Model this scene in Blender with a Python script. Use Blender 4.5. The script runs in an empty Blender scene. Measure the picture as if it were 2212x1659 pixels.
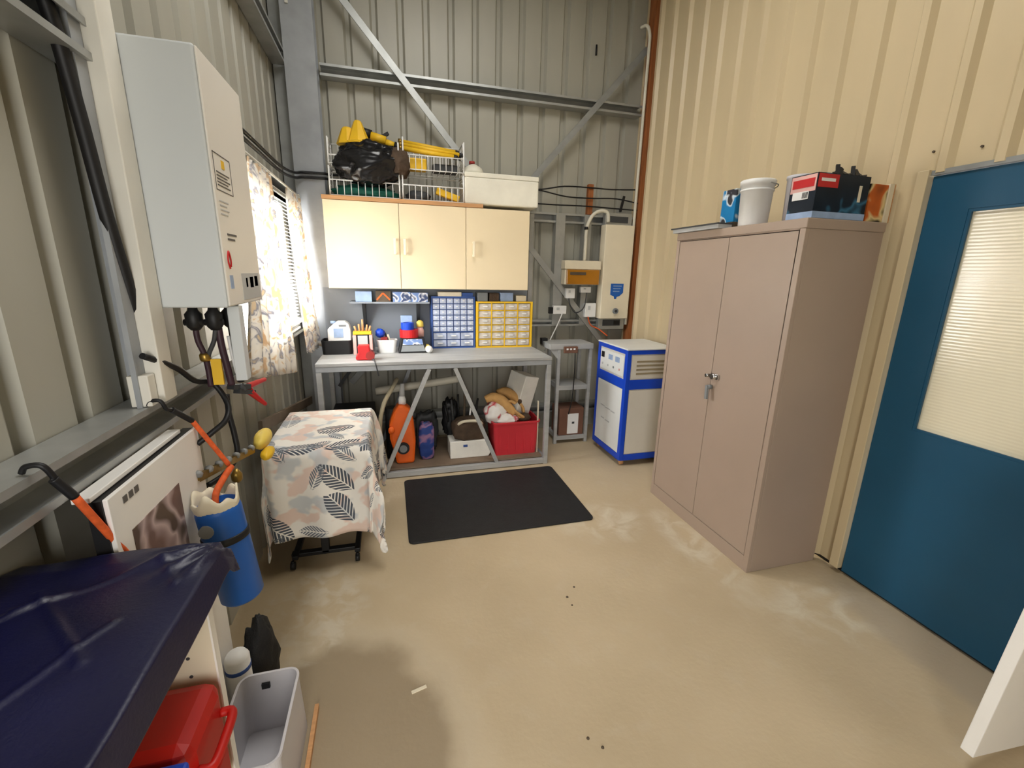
import bpy, bmesh, math, random
from mathutils import Vector, Matrix, noise
random.seed(7)
S = bpy.context.scene
COL = S.collection

# ------------------------------------------------------------------ camera
cd = bpy.data.cameras.new('camera'); cam = bpy.data.objects.new('camera', cd); COL.objects.link(cam)
cd.sensor_fit = 'HORIZONTAL'; cd.sensor_width = 36.0; cd.lens = 15.452; cd.clip_start = 0.02; cd.clip_end = 200
_r = Vector((0.96440864, -0.26358259, 0.02098103)); _u = Vector((0.04497618, 0.24171707, 0.96930387)); _b = Vector((-0.2605631, -0.93386138, 0.24496897))
cam.matrix_world = Matrix(((_r.x, _u.x, _b.x, 0.0), (_r.y, _u.y, _b.y, 0.0), (_r.z, _u.z, _b.z, 1.58), (0, 0, 0, 1)))
S.camera = cam

# ------------------------------------------------------------------ light
S.view_settings.view_transform = 'Standard'; S.view_settings.look = 'None'
S.view_settings.gamma = 1.0; S.view_settings.use_curve_mapping = False
S.view_settings.exposure = 0.66
W = bpy.data.worlds.new('sky'); S.world = W; W.use_nodes = True
W.node_tree.nodes['Background'].inputs[0].default_value = (1.0, 0.975, 0.93, 1)
W.node_tree.nodes['Background'].inputs[1].default_value = 6.5

def area(name, loc, target, sx, sy, power, color, portal=False):
    d = bpy.data.lights.new(name, 'AREA'); d.shape = 'RECTANGLE'; d.size = sx; d.size_y = sy
    d.energy = power; d.color = color
    o = bpy.data.objects.new(name, d); COL.objects.link(o); o.location = loc
    o.rotation_euler = (Vector(target) - Vector(loc)).to_track_quat('-Z', 'Y').to_euler()
    if portal: d.cycles.is_portal = True
    return o
area('daylight_window', (-1.0, 3.2, 1.66), (0.5, 3.2, 1.62), 1.5, 1.1, 92, (0.97, 0.985, 1.0))
area('portal_skylight', (0.5, 1.9, 4.09), (0.5, 1.9, 0), 1.2, 1.8, 1, (1, 1, 1), True)
area('portal_doorway', (-0.25, -1.18, 1.1), (-0.25, 4, 1.1), 0.9, 2.2, 1, (1, 1, 1), True)

# ------------------------------------------------------------------ helpers
def lin(c):
    c = c / 255.0
    return c / 12.92 if c <= 0.04045 else ((c + 0.055) / 1.055) ** 2.4
def C(r, g, b): return (lin(r), lin(g), lin(b), 1.0)

MATS = {}
def mat(name, rgb, rough=0.55, metal=0.0, var=0.10, scale=6.0, bump=0.0, bscale=60.0, spec=0.4, stretch=None, alpha=None, trans=0.0):
    if name in MATS: return MATS[name]
    m = bpy.data.materials.new(name); m.use_nodes = True
    nt = m.node_tree; P = nt.nodes['Principled BSDF']
    P.inputs['Roughness'].default_value = rough; P.inputs['Metallic'].default_value = metal
    P.inputs['Specular IOR Level'].default_value = spec
    tc = nt.nodes.new('ShaderNodeTexCoord'); mp = nt.nodes.new('ShaderNodeMapping')
    if stretch: mp.inputs['Scale'].default_value = stretch
    nt.links.new(tc.outputs['Object'], mp.inputs['Vector'])
    n = nt.nodes.new('ShaderNodeTexNoise'); n.inputs['Scale'].default_value = scale; n.inputs['Detail'].default_value = 4
    nt.links.new(mp.outputs['Vector'], n.inputs['Vector'])
    r = nt.nodes.new('ShaderNodeValToRGB'); c = C(*rgb)
    r.color_ramp.elements[0].position = 0.3; r.color_ramp.elements[1].position = 0.7
    r.color_ramp.elements[0].color = tuple(x * (1 - var) for x in c[:3]) + (1,)
    r.color_ramp.elements[1].color = tuple(min(1, x * (1 + var)) for x in c[:3]) + (1,)
    nt.links.new(n.outputs['Fac'], r.inputs['Fac']); nt.links.new(r.outputs['Color'], P.inputs['Base Color'])
    if bump:
        n2 = nt.nodes.new('ShaderNodeTexNoise'); n2.inputs['Scale'].default_value = bscale
        nt.links.new(mp.outputs['Vector'], n2.inputs['Vector'])
        b = nt.nodes.new('ShaderNodeBump'); b.inputs['Strength'].default_value = bump; b.inputs['Distance'].default_value = 0.01
        nt.links.new(n2.outputs['Fac'], b.inputs['Height']); nt.links.new(b.outputs['Normal'], P.inputs['Normal'])
    if trans: P.inputs['Transmission Weight'].default_value = trans
    if alpha is not None: P.inputs['Alpha'].default_value = alpha
    MATS[name] = m
    return m

def printed(name, stops, scale, axis='Z', rough=0.6, distort=2.0, detail=3.0, translucent=0.0, second=None):
    """cloth / packaging print: noise through a stepped ramp, optional leaf-vein wave over it"""
    m = bpy.data.materials.new(name); m.use_nodes = True; nt = m.node_tree; P = nt.nodes['Principled BSDF']
    P.inputs['Roughness'].default_value = rough; P.inputs['Specular IOR Level'].default_value = 0.2
    tc = nt.nodes.new('ShaderNodeTexCoord')
    n = nt.nodes.new('ShaderNodeTexNoise'); n.inputs['Scale'].default_value = scale; n.inputs['Detail'].default_value = detail
    n.inputs['Distortion'].default_value = distort
    nt.links.new(tc.outputs['Object'], n.inputs['Vector'])
    r = nt.nodes.new('ShaderNodeValToRGB'); e = r.color_ramp.elements
    for i, (p, c) in enumerate(stops):
        el = e[i] if i < 2 else e.new(p)
        el.position = p; el.color = C(*c)
    nt.links.new(n.outputs['Fac'], r.inputs['Fac'])
    out = r.outputs['Color']
    if second:
        rgb, wscale, pscale, lo, hi = second
        w = nt.nodes.new('ShaderNodeTexWave'); w.inputs['Scale'].default_value = wscale; w.inputs['Distortion'].default_value = 9
        w.inputs['Detail'].default_value = 2; w.inputs['Detail Scale'].default_value = 1.2; w.bands_direction = 'DIAGONAL'
        nt.links.new(tc.outputs['Object'], w.inputs['Vector'])
        p = nt.nodes.new('ShaderNodeTexNoise'); p.inputs['Scale'].default_value = pscale; p.inputs['Detail'].default_value = 1
        nt.links.new(tc.outputs['Object'], p.inputs['Vector'])
        pr = nt.nodes.new('ShaderNodeValToRGB'); pr.color_ramp.elements[0].position = lo; pr.color_ramp.elements[1].position = hi
        nt.links.new(p.outputs['Fac'], pr.inputs['Fac'])
        wr = nt.nodes.new('ShaderNodeValToRGB'); wr.color_ramp.elements[0].position = 0.35; wr.color_ramp.elements[1].position = 0.55
        nt.links.new(w.outputs['Fac'], wr.inputs['Fac'])
        mu = nt.nodes.new('ShaderNodeMath'); mu.operation = 'MULTIPLY'
        nt.links.new(pr.outputs['Color'], mu.inputs[0]); nt.links.new(wr.outputs['Color'], mu.inputs[1])
        mx = nt.nodes.new('ShaderNodeMix'); mx.data_type = 'RGBA'
        nt.links.new(mu.outputs[0], mx.inputs[0]); nt.links.new(out, mx.inputs[6]); mx.inputs[7].default_value = C(*rgb)
        out = mx.outputs[2]
    nt.links.new(out, P.inputs['Base Color'])
    if translucent:
        t = nt.nodes.new('ShaderNodeBsdfTranslucent'); nt.links.new(out, t.inputs['Color'])
        ms = nt.nodes.new('ShaderNodeMixShader'); ms.inputs[0].default_value = translucent
        nt.links.new(P.outputs[0], ms.inputs[1]); nt.links.new(t.outputs[0], ms.inputs[2])
        nt.links.new(ms.outputs[0], nt.nodes['Material Output'].inputs['Surface'])
    MATS[name] = m
    return m

class MB:
    def __init__(s, xf=None): s.v = []; s.f = []; s.sm = []; s.xf = xf
    def add(s, vs, fs, smooth=False):
        k = len(s.v)
        s.v += [(s.xf @ Vector(p)) if s.xf else Vector(p) for p in vs]
        s.f += [tuple(i + k for i in f) for f in fs]; s.sm += [smooth] * len(fs)
        return s
    def box(s, x0, x1, y0, y1, z0, z1):
        return s.add([(x0,y0,z0),(x1,y0,z0),(x1,y1,z0),(x0,y1,z0),(x0,y0,z1),(x1,y0,z1),(x1,y1,z1),(x0,y1,z1)],
                     [(3,2,1,0),(4,5,6,7),(0,1,5,4),(1,2,6,5),(2,3,7,6),(3,0,4,7)])
    def bar(s, p0, p1, w, h, up=(0,0,1)):
        p0, p1 = Vector(p0), Vector(p1); d = (p1 - p0).normalized(); u = Vector(up)
        if abs(d.dot(u)) > .98: u = Vector((0,1,0))
        a = d.cross(u).normalized() * w / 2; b = a.cross(d).normalized() * h / 2
        vs = [p + q for p in (p0, p1) for q in (-a-b, a-b, a+b, -a+b)]
        return s.add(vs, [(3,2,1,0),(4,5,6,7),(0,1,5,4),(1,2,6,5),(2,3,7,6),(3,0,4,7)])
    def cyl(s, p0, p1, r0, r1=None, n=14, caps=True):
        r1 = r0 if r1 is None else r1
        p0, p1 = Vector(p0), Vector(p1); d = (p1 - p0).normalized()
        a = d.orthogonal().normalized(); b = d.cross(a)
        vs = []
        for p, r in ((p0, r0), (p1, r1)):
            for i in range(n):
                t = 2 * math.pi * i / n; vs.append(p + (a * math.cos(t) + b * math.sin(t)) * r)
        s.add(vs, [(i, (i+1) % n, n + (i+1) % n, n + i) for i in range(n)], True)
        if caps: s.add(vs, [tuple(range(n-1, -1, -1)), tuple(range(n, 2*n))])
        return s
    def tube(s, pts, r, n=8, sub=5):
        pts = [Vector(p) for p in pts]
        P = []
        for i in range(len(pts) - 1):
            p0 = pts[max(i-1,0)]; p1 = pts[i]; p2 = pts[i+1]; p3 = pts[min(i+2, len(pts)-1)]
            for k in range(sub):
                t = k / sub
                P.append(0.5 * ((2*p1) + (p2-p0)*t + (2*p0-5*p1+4*p2-p3)*t*t + (3*p1-p0-3*p2+p3)*t**3))
        P.append(pts[-1])
        rad = r if callable(r) else (lambda t: r)
        vs = []; m = len(P); a = None
        for i, p in enumerate(P):
            d = (P[min(i+1, m-1)] - P[max(i-1, 0)]).normalized()
            a = d.orthogonal().normalized() if a is None else (a - d * a.dot(d)).normalized()
            b = d.cross(a); R = rad(i / (m - 1))
            for k in range(n):
                t = 2 * math.pi * k / n; vs.append(p + (a * math.cos(t) + b * math.sin(t)) * R)
        s.add(vs, [(i*n+k, i*n+(k+1) % n, (i+1)*n+(k+1) % n, (i+1)*n+k) for i in range(m-1) for k in range(n)], True)
        s.add(vs, [tuple(range(n-1, -1, -1)), tuple(range((m-1)*n, m*n))])
        return s
    def lathe(s, prof, c, n=20, axis=(0,0,1), smooth=True):
        c = Vector(c); d = Vector(axis).normalized(); a = d.orthogonal().normalized(); b = d.cross(a)
        vs = [c + d*h + (a*math.cos(2*math.pi*i/n) + b*math.sin(2*math.pi*i/n))*max(r, 1e-4) for r, h in prof for i in range(n)]
        m = len(prof)
        s.add(vs, [(j*n+i, j*n+(i+1) % n, (j+1)*n+(i+1) % n, (j+1)*n+i) for j in range(m-1) for i in range(n)], smooth)
        s.add(vs, [tuple(range(n-1, -1, -1)), tuple(range((m-1)*n, m*n))])
        return s
    def grid(s, fn, nu, nv, smooth=True):
        vs = [fn(i / nu, j / nv) for j in range(nv+1) for i in range(nu+1)]
        return s.add(vs, [(j*(nu+1)+i, j*(nu+1)+i+1, (j+1)*(nu+1)+i+1, (j+1)*(nu+1)+i) for j in range(nv) for i in range(nu)], smooth)
    def blob(s, c, rad, amp=0.15, freq=6.0, seed=0, nu=28, nv=16, flat=None, box=1.0):
        c = Vector(c)
        def fn(u, v):
            th = u * 2 * math.pi; ph = (v - .5) * math.pi * .998
            d = Vector((math.cos(ph)*math.cos(th), math.cos(ph)*math.sin(th), math.sin(ph)))
            k = 1 + amp * noise.noise(d * freq * .5 + Vector((seed*7.3, seed, 0))) + amp*.6 * abs(noise.noise(d * freq + Vector((0, seed*3.1, 5))))
            q = [math.copysign(abs(w) ** box, w) for w in d]
            p = Vector((q[0]*rad[0], q[1]*rad[1], q[2]*rad[2])) * k + c
            if flat is not None and p.z < flat: p.z = flat
            return p
        return s.grid(fn, nu, nv)
    def prism(s, poly, plane, a, b):
        """poly: 2-D outline; plane 'xz' extrudes along y from a to b, 'yz' along x, 'xy' along z"""
        f = {'xz': lambda p, t: (p[0], t, p[1]), 'yz': lambda p, t: (t, p[0], p[1]), 'xy': lambda p, t: (p[0], p[1], t)}[plane]
        n = len(poly); vs = [f(p, a) for p in poly] + [f(p, b) for p in poly]
        return s.add(vs, [tuple(range(n)), tuple(range(2*n-1, n-1, -1))] + [(i, n+i, n+(i+1) % n, (i+1) % n) for i in range(n)])
    def build(s, name, m, parent=None, bevel=0.0, solid=0.0, origin=None, fixn=True):
        root = parent
        while root is not None and root.parent: root = root.parent
        if origin is None:
            if root is not None: origin = root.get('_o', (0, 0, 0))
            else:
                xs = [p.x for p in s.v]; ys = [p.y for p in s.v]; zs = [p.z for p in s.v]
                origin = ((min(xs)+max(xs))/2, (min(ys)+max(ys))/2, min(zs))
        o3 = Vector(origin)
        me = bpy.data.meshes.new(name); me.from_pydata([tuple(p - o3) for p in s.v], [], s.f)
        me.polygons.foreach_set('use_smooth', s.sm)
        if fixn:
            bm = bmesh.new(); bm.from_mesh(me); bmesh.ops.remove_doubles(bm, verts=bm.verts, dist=1e-6)
            bmesh.ops.recalc_face_normals(bm, faces=bm.faces); bm.to_mesh(me); bm.free()
        me.materials.append(MATS[m] if isinstance(m, str) else m)
        o = bpy.data.objects.new(name, me); COL.objects.link(o)
        if parent is None: o.location = o3; o['_o'] = tuple(o3)
        else: o.parent = parent
        if bevel:
            b = o.modifiers.new('bevel', 'BEVEL'); b.width = bevel; b.segments = 2; b.limit_method = 'ANGLE'; b.angle_limit = 0.7
        if solid:
            q = o.modifiers.new('solid', 'SOLIDIFY'); q.thickness = solid; q.offset = 0
        return o

def tag(o, label, cat, group=None):
    o['label'] = label; o['category'] = cat
    if group: o['group'] = group
    return o
def thing(name, label, cat, loc, group=None):
    o = bpy.data.objects.new(name, None); COL.objects.link(o); o.location = loc; o['_o'] = tuple(loc); o.empty_display_size = .05
    return tag(o, label, cat, group)
def struct(o): o['kind'] = 'structure'; return o
def clone(o, off, parent):
    c = o.copy(); COL.objects.link(c); c.parent = parent; c.location = Vector(o.location) + Vector(off); return c

# ------------------------------------------------------------------ materials
mat('sheet_grey', (166, 164, 152), 0.42, 0.0, 0.07, 3.0, spec=0.5, stretch=(1, 1, .25))
mat('sheet_cream', (206, 188, 152), 0.38, 0.0, 0.05, 3.0, spec=0.5, stretch=(1, 1, .25))
mat('galv', (172, 174, 172), 0.42, 0.55, 0.12, 9.0)
mat('galv_dull', (150, 152, 150), 0.55, 0.35, 0.14, 9.0)
mat('steel_paint', (158, 162, 166), 0.5, 0.1, 0.1, 8.0)
mat('bench_grey', (170, 171, 170), 0.55, 0.1, 0.12, 7.0, stretch=(.4, 3, 3))
mat('white_paint', (225, 222, 212), 0.5, 0, 0.05)
mat('white_plastic', (232, 232, 230), 0.4, 0, 0.03)
mat('cream_melamine', (236, 218, 182), 0.4, 0, 0.03, 2.0)
mat('cream_edge', (244, 230, 200), 0.4, 0, 0.03)
mat('cream_plastic', (226, 216, 192), 0.45, 0, 0.04)
mat('timber', (196, 146, 98), 0.55, 0, 0.15, 14, stretch=(.3, 6, 6))
mat('timber_brown', (150, 90, 48), 0.7, 0, 0.25, 10, stretch=(6, 6, .4))
mat('dark_timber', (86, 74, 60), 0.7, 0, 0.2, 10)
mat('black', (22, 22, 24), 0.5, 0, 0.15)
mat('black_rubber', (30, 30, 31), 0.65, 0, 0.15, 20, bump=.25, bscale=220)
mat('black_gloss', (18, 18, 22), 0.22, 0, 0.2, spec=.6)
mat('dark_grey', (62, 64, 66), 0.55, 0, 0.12)
mat('mid_grey', (128, 132, 134), 0.55, 0, 0.1)
mat('chrome', (200, 200, 200), 0.18, 1.0, 0.05)
mat('brass', (150, 122, 60), 0.35, 0.8, 0.2, 30)
mat('cupboard', (168, 149, 134), 0.42, 0, 0.04, 2.0, spec=.45)
mat('cupboard_gap', (70, 60, 54), 0.8, 0, 0.1)
mat('door_blue', (22, 78, 108), 0.45, 0, 0.08, 2.0)
mat('heater', (205, 210, 212), 0.4, 0, 0.03, 2)
mat('heater_front', (230, 226, 218), 0.45, 0, 0.03, 2)
mat('print_dark', (96, 92, 88), 0.7, 0, 0.05)
mat('print_light', (188, 190, 190), 0.6, 0, 0.05)
mat('red', (196, 34, 38), 0.4, 0, 0.1)
mat('red_tub', (205, 52, 62), 0.42, 0, 0.1, 3)
mat('red_case', (178, 22, 14), 0.42, 0, 0.12, 4)
mat('orange', (226, 98, 28), 0.42, 0, 0.1)
mat('orange_cord', (214, 92, 40), 0.7, 0, 0.2, 60)
mat('yellow', (232, 186, 40), 0.5, 0, 0.1)
mat('yellow_pale', (228, 200, 92), 0.5, 0, 0.1)
mat('blue', (28, 92, 176), 0.4, 0, 0.1)
mat('blue_strong', (20, 68, 190), 0.4, 0, 0.08)
mat('blue_chiller', (16, 70, 200), 0.4, 0, 0.04)
mat('blue_pale', (150, 172, 206), 0.5, 0, 0.12, 20)
mat('blue_frame', (52, 84, 150), 0.45, 0, 0.08)
mat('chiller_panel', (226, 228, 226), 0.4, 0, 0.03)
mat('chiller_side', (216, 212, 202), 0.4, 0, 0.03)
mat('tarp', (5, 6, 50), 0.40, 0, 0.3, 5, bump=.06, bscale=160, spec=.5)
mat('clear_drawer', (176, 186, 208), 0.25, 0, 0.25, 24, spec=.6)
mat('clear_drawer_warm', (206, 196, 182), 0.25, 0, 0.25, 24, spec=.6)
mat('louvre_tan', (150, 138, 112), 0.5, 0, 0.05)
mat('amber', (170, 112, 26), 0.2, 0, 0.1, spec=.6)
mat('shelf_board', (124, 106, 88), 0.7, 0, 0.2, 5)
mat('brown_card', (112, 78, 62), 0.8, 0, 0.15)
mat('brown_bag', (78, 62, 48), 0.8, 0, 0.25, 14, bump=.4)
mat('leather', (206, 160, 100), 0.7, 0, 0.15, 12, bump=.4)
mat('foam', (238, 236, 228), 0.75, 0, 0.04, 12, bump=.2, bscale=120)
mat('pvc', (216, 212, 196), 0.45, 0, 0.06)
mat('hose_beige', (198, 188, 160), 0.6, 0, 0.08)
mat('green', (22, 92, 78), 0.7, 0, 0.3, 14)
mat('grey_plastic', (202, 200, 204), 0.4, 0, 0.04)
mat('foam_dirty', (232, 228, 212), 0.75, 0, 0.08, 5, bump=.2, bscale=120)
mat('panel_grey', (136, 142, 150), 0.5, 0, 0.06, 4)
mat('white_board', (238, 236, 232), 0.4, 0, 0.02)
mat('pink', (224, 176, 168), 0.6, 0, 0.15)
mat('plum', (58, 36, 46), 0.5, 0, 0.15)
mat('copper_red', (150, 44, 40), 0.5, 0, 0.15)
mat('blind_white', (246, 246, 244), 0.5, 0, 0.02)
mat('sky_shade', (120, 132, 150), 0.6, 0, 0.1)
mat('concrete_out', (170, 168, 160), 0.8, 0, 0.1, 2)
printed('curtain_cloth', [(0.0, (206, 178, 152)), (0.40, (230, 206, 174)), (0.46, (250, 246, 238)), (0.55, (246, 242, 236)), (0.60, (170, 172, 184)), (0.66, (232, 216, 190))], 9.0, distort=1.4, translucent=0.42)
def leaf_cloth():
    m = bpy.data.materials.new('table_cloth'); m.use_nodes = True; nt = m.node_tree; P = nt.nodes['Principled BSDF']
    P.inputs['Roughness'].default_value = .85; P.inputs['Specular IOR Level'].default_value = .15
    N, L = nt.nodes.new, nt.links.new
    at = N('ShaderNodeAttribute'); at.attribute_name = 'cloth'
    def math_(op, a, b=None, c=None):
        n = N('ShaderNodeMath'); n.operation = op
        for k, v in enumerate((a, b, c)):
            if v is None: continue
            if isinstance(v, (int, float)): n.inputs[k].default_value = v
            else: L(v, n.inputs[k])
        return n.outputs[0]
    def mix(f, a, b):
        x = N('ShaderNodeMix'); x.data_type = 'RGBA'; L(f, x.inputs[0])
        for q, k in ((a, 6), (b, 7)):
            if isinstance(q, tuple): x.inputs[k].default_value = q
            else: L(q, x.inputs[k])
        return x.outputs[2]
    def soft(src, lo, hi, amt=1.0):
        n = N('ShaderNodeMapRange'); n.interpolation_type = 'SMOOTHSTEP'; L(src, n.inputs['Value'])
        n.inputs['From Min'].default_value = lo; n.inputs['From Max'].default_value = hi; n.inputs['To Max'].default_value = amt; return n.outputs['Result']
    def noi(sc, w):
        n = N('ShaderNodeTexNoise'); n.inputs['Scale'].default_value = sc; n.inputs['Detail'].default_value = 2; mp = N('ShaderNodeMapping'); mp.inputs['Location'].default_value = (w, w*.7, 0)
        L(at.outputs['Vector'], mp.inputs['Vector']); L(mp.outputs['Vector'], n.inputs['Vector']); return n.outputs['Fac']
    col = mix(soft(noi(9, 1), .50, .58, .8), C(240, 236, 228), C(230, 202, 188))
    col = mix(soft(noi(8, 5), .52, .60, .8), col, C(196, 202, 206))
    for k, (scale, Lf, Wf, shade) in enumerate(((4.4, .125, .058, (84, 90, 100)), (6.2, .08, .034, (118, 124, 132)))):
        v = N('ShaderNodeTexVoronoi'); v.voronoi_dimensions = '2D'; v.inputs['Scale'].default_value = scale; v.inputs['Randomness'].default_value = .75
        mp = N('ShaderNodeMapping'); mp.inputs['Location'].default_value = (k*.37, k*.21, 0); L(at.outputs['Vector'], mp.inputs['Vector']); L(mp.outputs['Vector'], v.inputs['Vector'])
        sb = N('ShaderNodeVectorMath'); sb.operation = 'SUBTRACT'; L(mp.outputs['Vector'], sb.inputs[0]); L(v.outputs['Position'], sb.inputs[1])
        sc = N('ShaderNodeSeparateColor'); L(v.outputs['Color'], sc.inputs[0])
        rt = N('ShaderNodeVectorRotate'); rt.rotation_type = 'Z_AXIS'; L(sb.outputs[0], rt.inputs['Vector']); L(math_('MULTIPLY', sc.outputs[0], 6.283), rt.inputs['Angle'])
        sx = N('ShaderNodeSeparateXYZ'); L(rt.outputs[0], sx.inputs[0]); X, Y = sx.outputs[0], math_('ABSOLUTE', sx.outputs[1])
        xn = math_('DIVIDE', X, Lf); edge = math_('SUBTRACT', math_('MULTIPLY', math_('SUBTRACT', 1.0, math_('MULTIPLY', xn, xn)), Wf), Y)
        body = soft(edge, 0.0, .004)
        vein = soft(math_('SINE', math_('MULTIPLY', math_('ADD', X, math_('MULTIPLY', Y, -1.1)), 270.0 if k == 0 else 380.0)), -.75, -.2)
        rib = soft(Y, .0015, .004)
        on = soft(sc.outputs[1], .30, .34) if k == 0 else soft(sc.outputs[2], .5, .54)
        f = math_('MULTIPLY', math_('MULTIPLY', body, vein), math_('MULTIPLY', rib, on))
        col = mix(f, col, C(*shade))
    L(col, P.inputs['Base Color']); MATS['table_cloth'] = m
leaf_cloth()
printed('box_print', [(0.0, (16, 20, 26)), (0.52, (28, 38, 50)), (0.60, (60, 110, 140)), (0.68, (24, 34, 46))], 9.0, rough=.35, distort=0.3, detail=1.5)
printed('magazine', [(0.0, (70, 96, 160)), (0.45, (120, 144, 190)), (0.52, (228, 228, 230)), (0.60, (66, 78, 110))], 16.0, rough=.4, distort=0.3, detail=1.5)
printed('flyer', [(0.0, (34, 26, 22)), (0.44, (200, 100, 40)), (0.52, (228, 206, 150)), (0.60, (40, 32, 26))], 9.0, rough=.4, distort=0.3, detail=1.5)
printed('bag_blue', [(0.0, (30, 44, 92)), (0.48, (44, 66, 130)), (0.56, (150, 110, 140)), (0.66, (60, 90, 150))], 11.0, rough=.5, distort=0.3, detail=1.5)
printed('towel', [(0.0, (226, 220, 214)), (0.5, (232, 228, 224)), (0.56, (190, 40, 56)), (0.64, (236, 232, 228))], 10.0, rough=.9, distort=0.3, detail=1.5)
printed('photo', [(0.0, (70, 62, 58)), (0.45, (120, 96, 90)), (0.52, (196, 176, 176)), (0.6, (96, 80, 70))], 7.0, rough=.4, distort=0.3, detail=1.5)
printed('bluebox', [(0.0, (20, 110, 170)), (0.5, (26, 128, 186)), (0.56, (220, 232, 238)), (0.62, (60, 60, 66))], 12.0, rough=.4, distort=0.3, detail=1.5)

# concrete floor: tan slab, one darker front-left patch with a pale rim, scuffs
def floor_mat():
    m = bpy.data.materials.new('concrete_floor'); m.use_nodes = True; nt = m.node_tree; P = nt.nodes['Principled BSDF']
    N, L = nt.nodes.new, nt.links.new
    tc = N('ShaderNodeTexCoord')
    def noi(scale, detail=5, dist=0.0):
        n = N('ShaderNodeTexNoise'); n.inputs['Scale'].default_value = scale; n.inputs['Detail'].default_value = detail; n.inputs['Distortion'].default_value = dist
        L(tc.outputs['Object'], n.inputs['Vector']); return n.outputs['Fac']
    def ramp(src, stops):
        r = N('ShaderNodeValToRGB'); e = r.color_ramp.elements
        for i, (p, c) in enumerate(stops):
            el = e[i] if i < 2 else e.new(p)
            el.position = p; el.color = c if len(c) == 4 else C(*c)
        L(src, r.inputs['Fac']); return r.outputs['Color']
    def mix(fac, a, b):
        x = N('ShaderNodeMix'); x.data_type = 'RGBA'; L(fac, x.inputs[0])
        for s, i in ((a, 6), (b, 7)):
            if isinstance(s, tuple): x.inputs[i].default_value = s
            else: L(s, x.inputs[i])
        return x.outputs[2]
    def patch(cx, cy, sx, sy, lo, hi, wob=0.35, ws=3.0):
        mp = N('ShaderNodeMapping'); mp.vector_type = 'TEXTURE'; mp.inputs['Location'].default_value = (cx, cy, 0); mp.inputs['Scale'].default_value = (sx, sy, 1)
        L(tc.outputs['Object'], mp.inputs['Vector'])
        ln = N('ShaderNodeVectorMath'); ln.operation = 'LENGTH'; L(mp.outputs['Vector'], ln.inputs[0])
        ad = N('ShaderNodeMath'); ad.operation = 'MULTIPLY_ADD'; L(noi(ws, 4), ad.inputs[0]); ad.inputs[1].default_value = wob; L(ln.outputs['Value'], ad.inputs[2])
        hf = N('ShaderNodeMath'); hf.operation = 'MULTIPLY'; L(ad.outputs[0], hf.inputs[0]); hf.inputs[1].default_value = 0.5
        return hf.outputs[0], (lo + wob/2)/2, (hi + wob/2)/2
    col = ramp(noi(1.6, 6), [(0.3, (186, 168, 138)), (0.7, (202, 184, 153))])
    col = mix(ramp(noi(9, 6, .5), [(0.55, (0,0,0,1)), (0.75, (.2,.2,.2,1))]), col, C(206, 196, 176))
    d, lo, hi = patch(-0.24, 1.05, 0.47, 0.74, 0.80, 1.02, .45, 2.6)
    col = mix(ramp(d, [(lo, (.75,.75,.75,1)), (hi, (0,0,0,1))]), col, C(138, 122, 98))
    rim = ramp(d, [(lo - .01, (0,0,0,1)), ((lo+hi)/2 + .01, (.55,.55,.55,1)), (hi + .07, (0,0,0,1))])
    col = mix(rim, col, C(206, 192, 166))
    d2, lo2, hi2 = patch(-0.42, 1.95, 0.26, 0.34, 0.8, 1.0, .5, 6)
    wp = N('ShaderNodeMath'); wp.operation = 'MULTIPLY'
    L(ramp(d2, [(lo2, (1,1,1,1)), (hi2, (0,0,0,1))]), wp.inputs[0]); L(ramp(noi(11, 6, 1.0), [(0.45, (0,0,0,1)), (0.62, (.7,.7,.7,1))]), wp.inputs[1])
    col = mix(wp.outputs[0], col, C(206, 196, 176))
    for px_, py_, sx_, sy_ in ((1.72, 1.95, .14, .5), (2.0, 1.35, .3, .22), (1.3, 2.35, .3, .25)):
        q, ql, qh = patch(px_, py_, sx_, sy_, 0.6, 1.1, .6, 5)
        w2 = N('ShaderNodeMath'); w2.operation = 'MULTIPLY'
        L(ramp(q, [(ql, (1,1,1,1)), (qh, (0,0,0,1))]), w2.inputs[0]); L(ramp(noi(7, 6, .8), [(0.42, (0,0,0,1)), (0.62, (.75,.75,.75,1))]), w2.inputs[1])
        col = mix(w2.outputs[0], col, C(214, 204, 182))
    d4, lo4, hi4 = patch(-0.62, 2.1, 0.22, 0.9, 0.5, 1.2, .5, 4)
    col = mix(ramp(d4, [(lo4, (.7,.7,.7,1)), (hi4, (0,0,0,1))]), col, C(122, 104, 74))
    d3, lo3, hi3 = patch(2.25, 1.0, 0.16, 0.55, 0.7, 1.1, .5, 5)
    col = mix(ramp(d3, [(lo3, (.6,.6,.6,1)), (hi3, (0,0,0,1))]), col, C(176, 162, 142))
    L(col, P.inputs['Base Color']); P.inputs['Roughness'].default_value = 0.55; P.inputs['Specular IOR Level'].default_value = 0.35
    b = N('ShaderNodeBump'); b.inputs['Strength'].default_value = 0.12; b.inputs['Distance'].default_value = 0.01
    L(noi(40, 4), b.inputs['Height']); L(b.outputs['Normal'], P.inputs['Normal'])
    MATS['concrete_floor'] = m
floor_mat()

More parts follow.
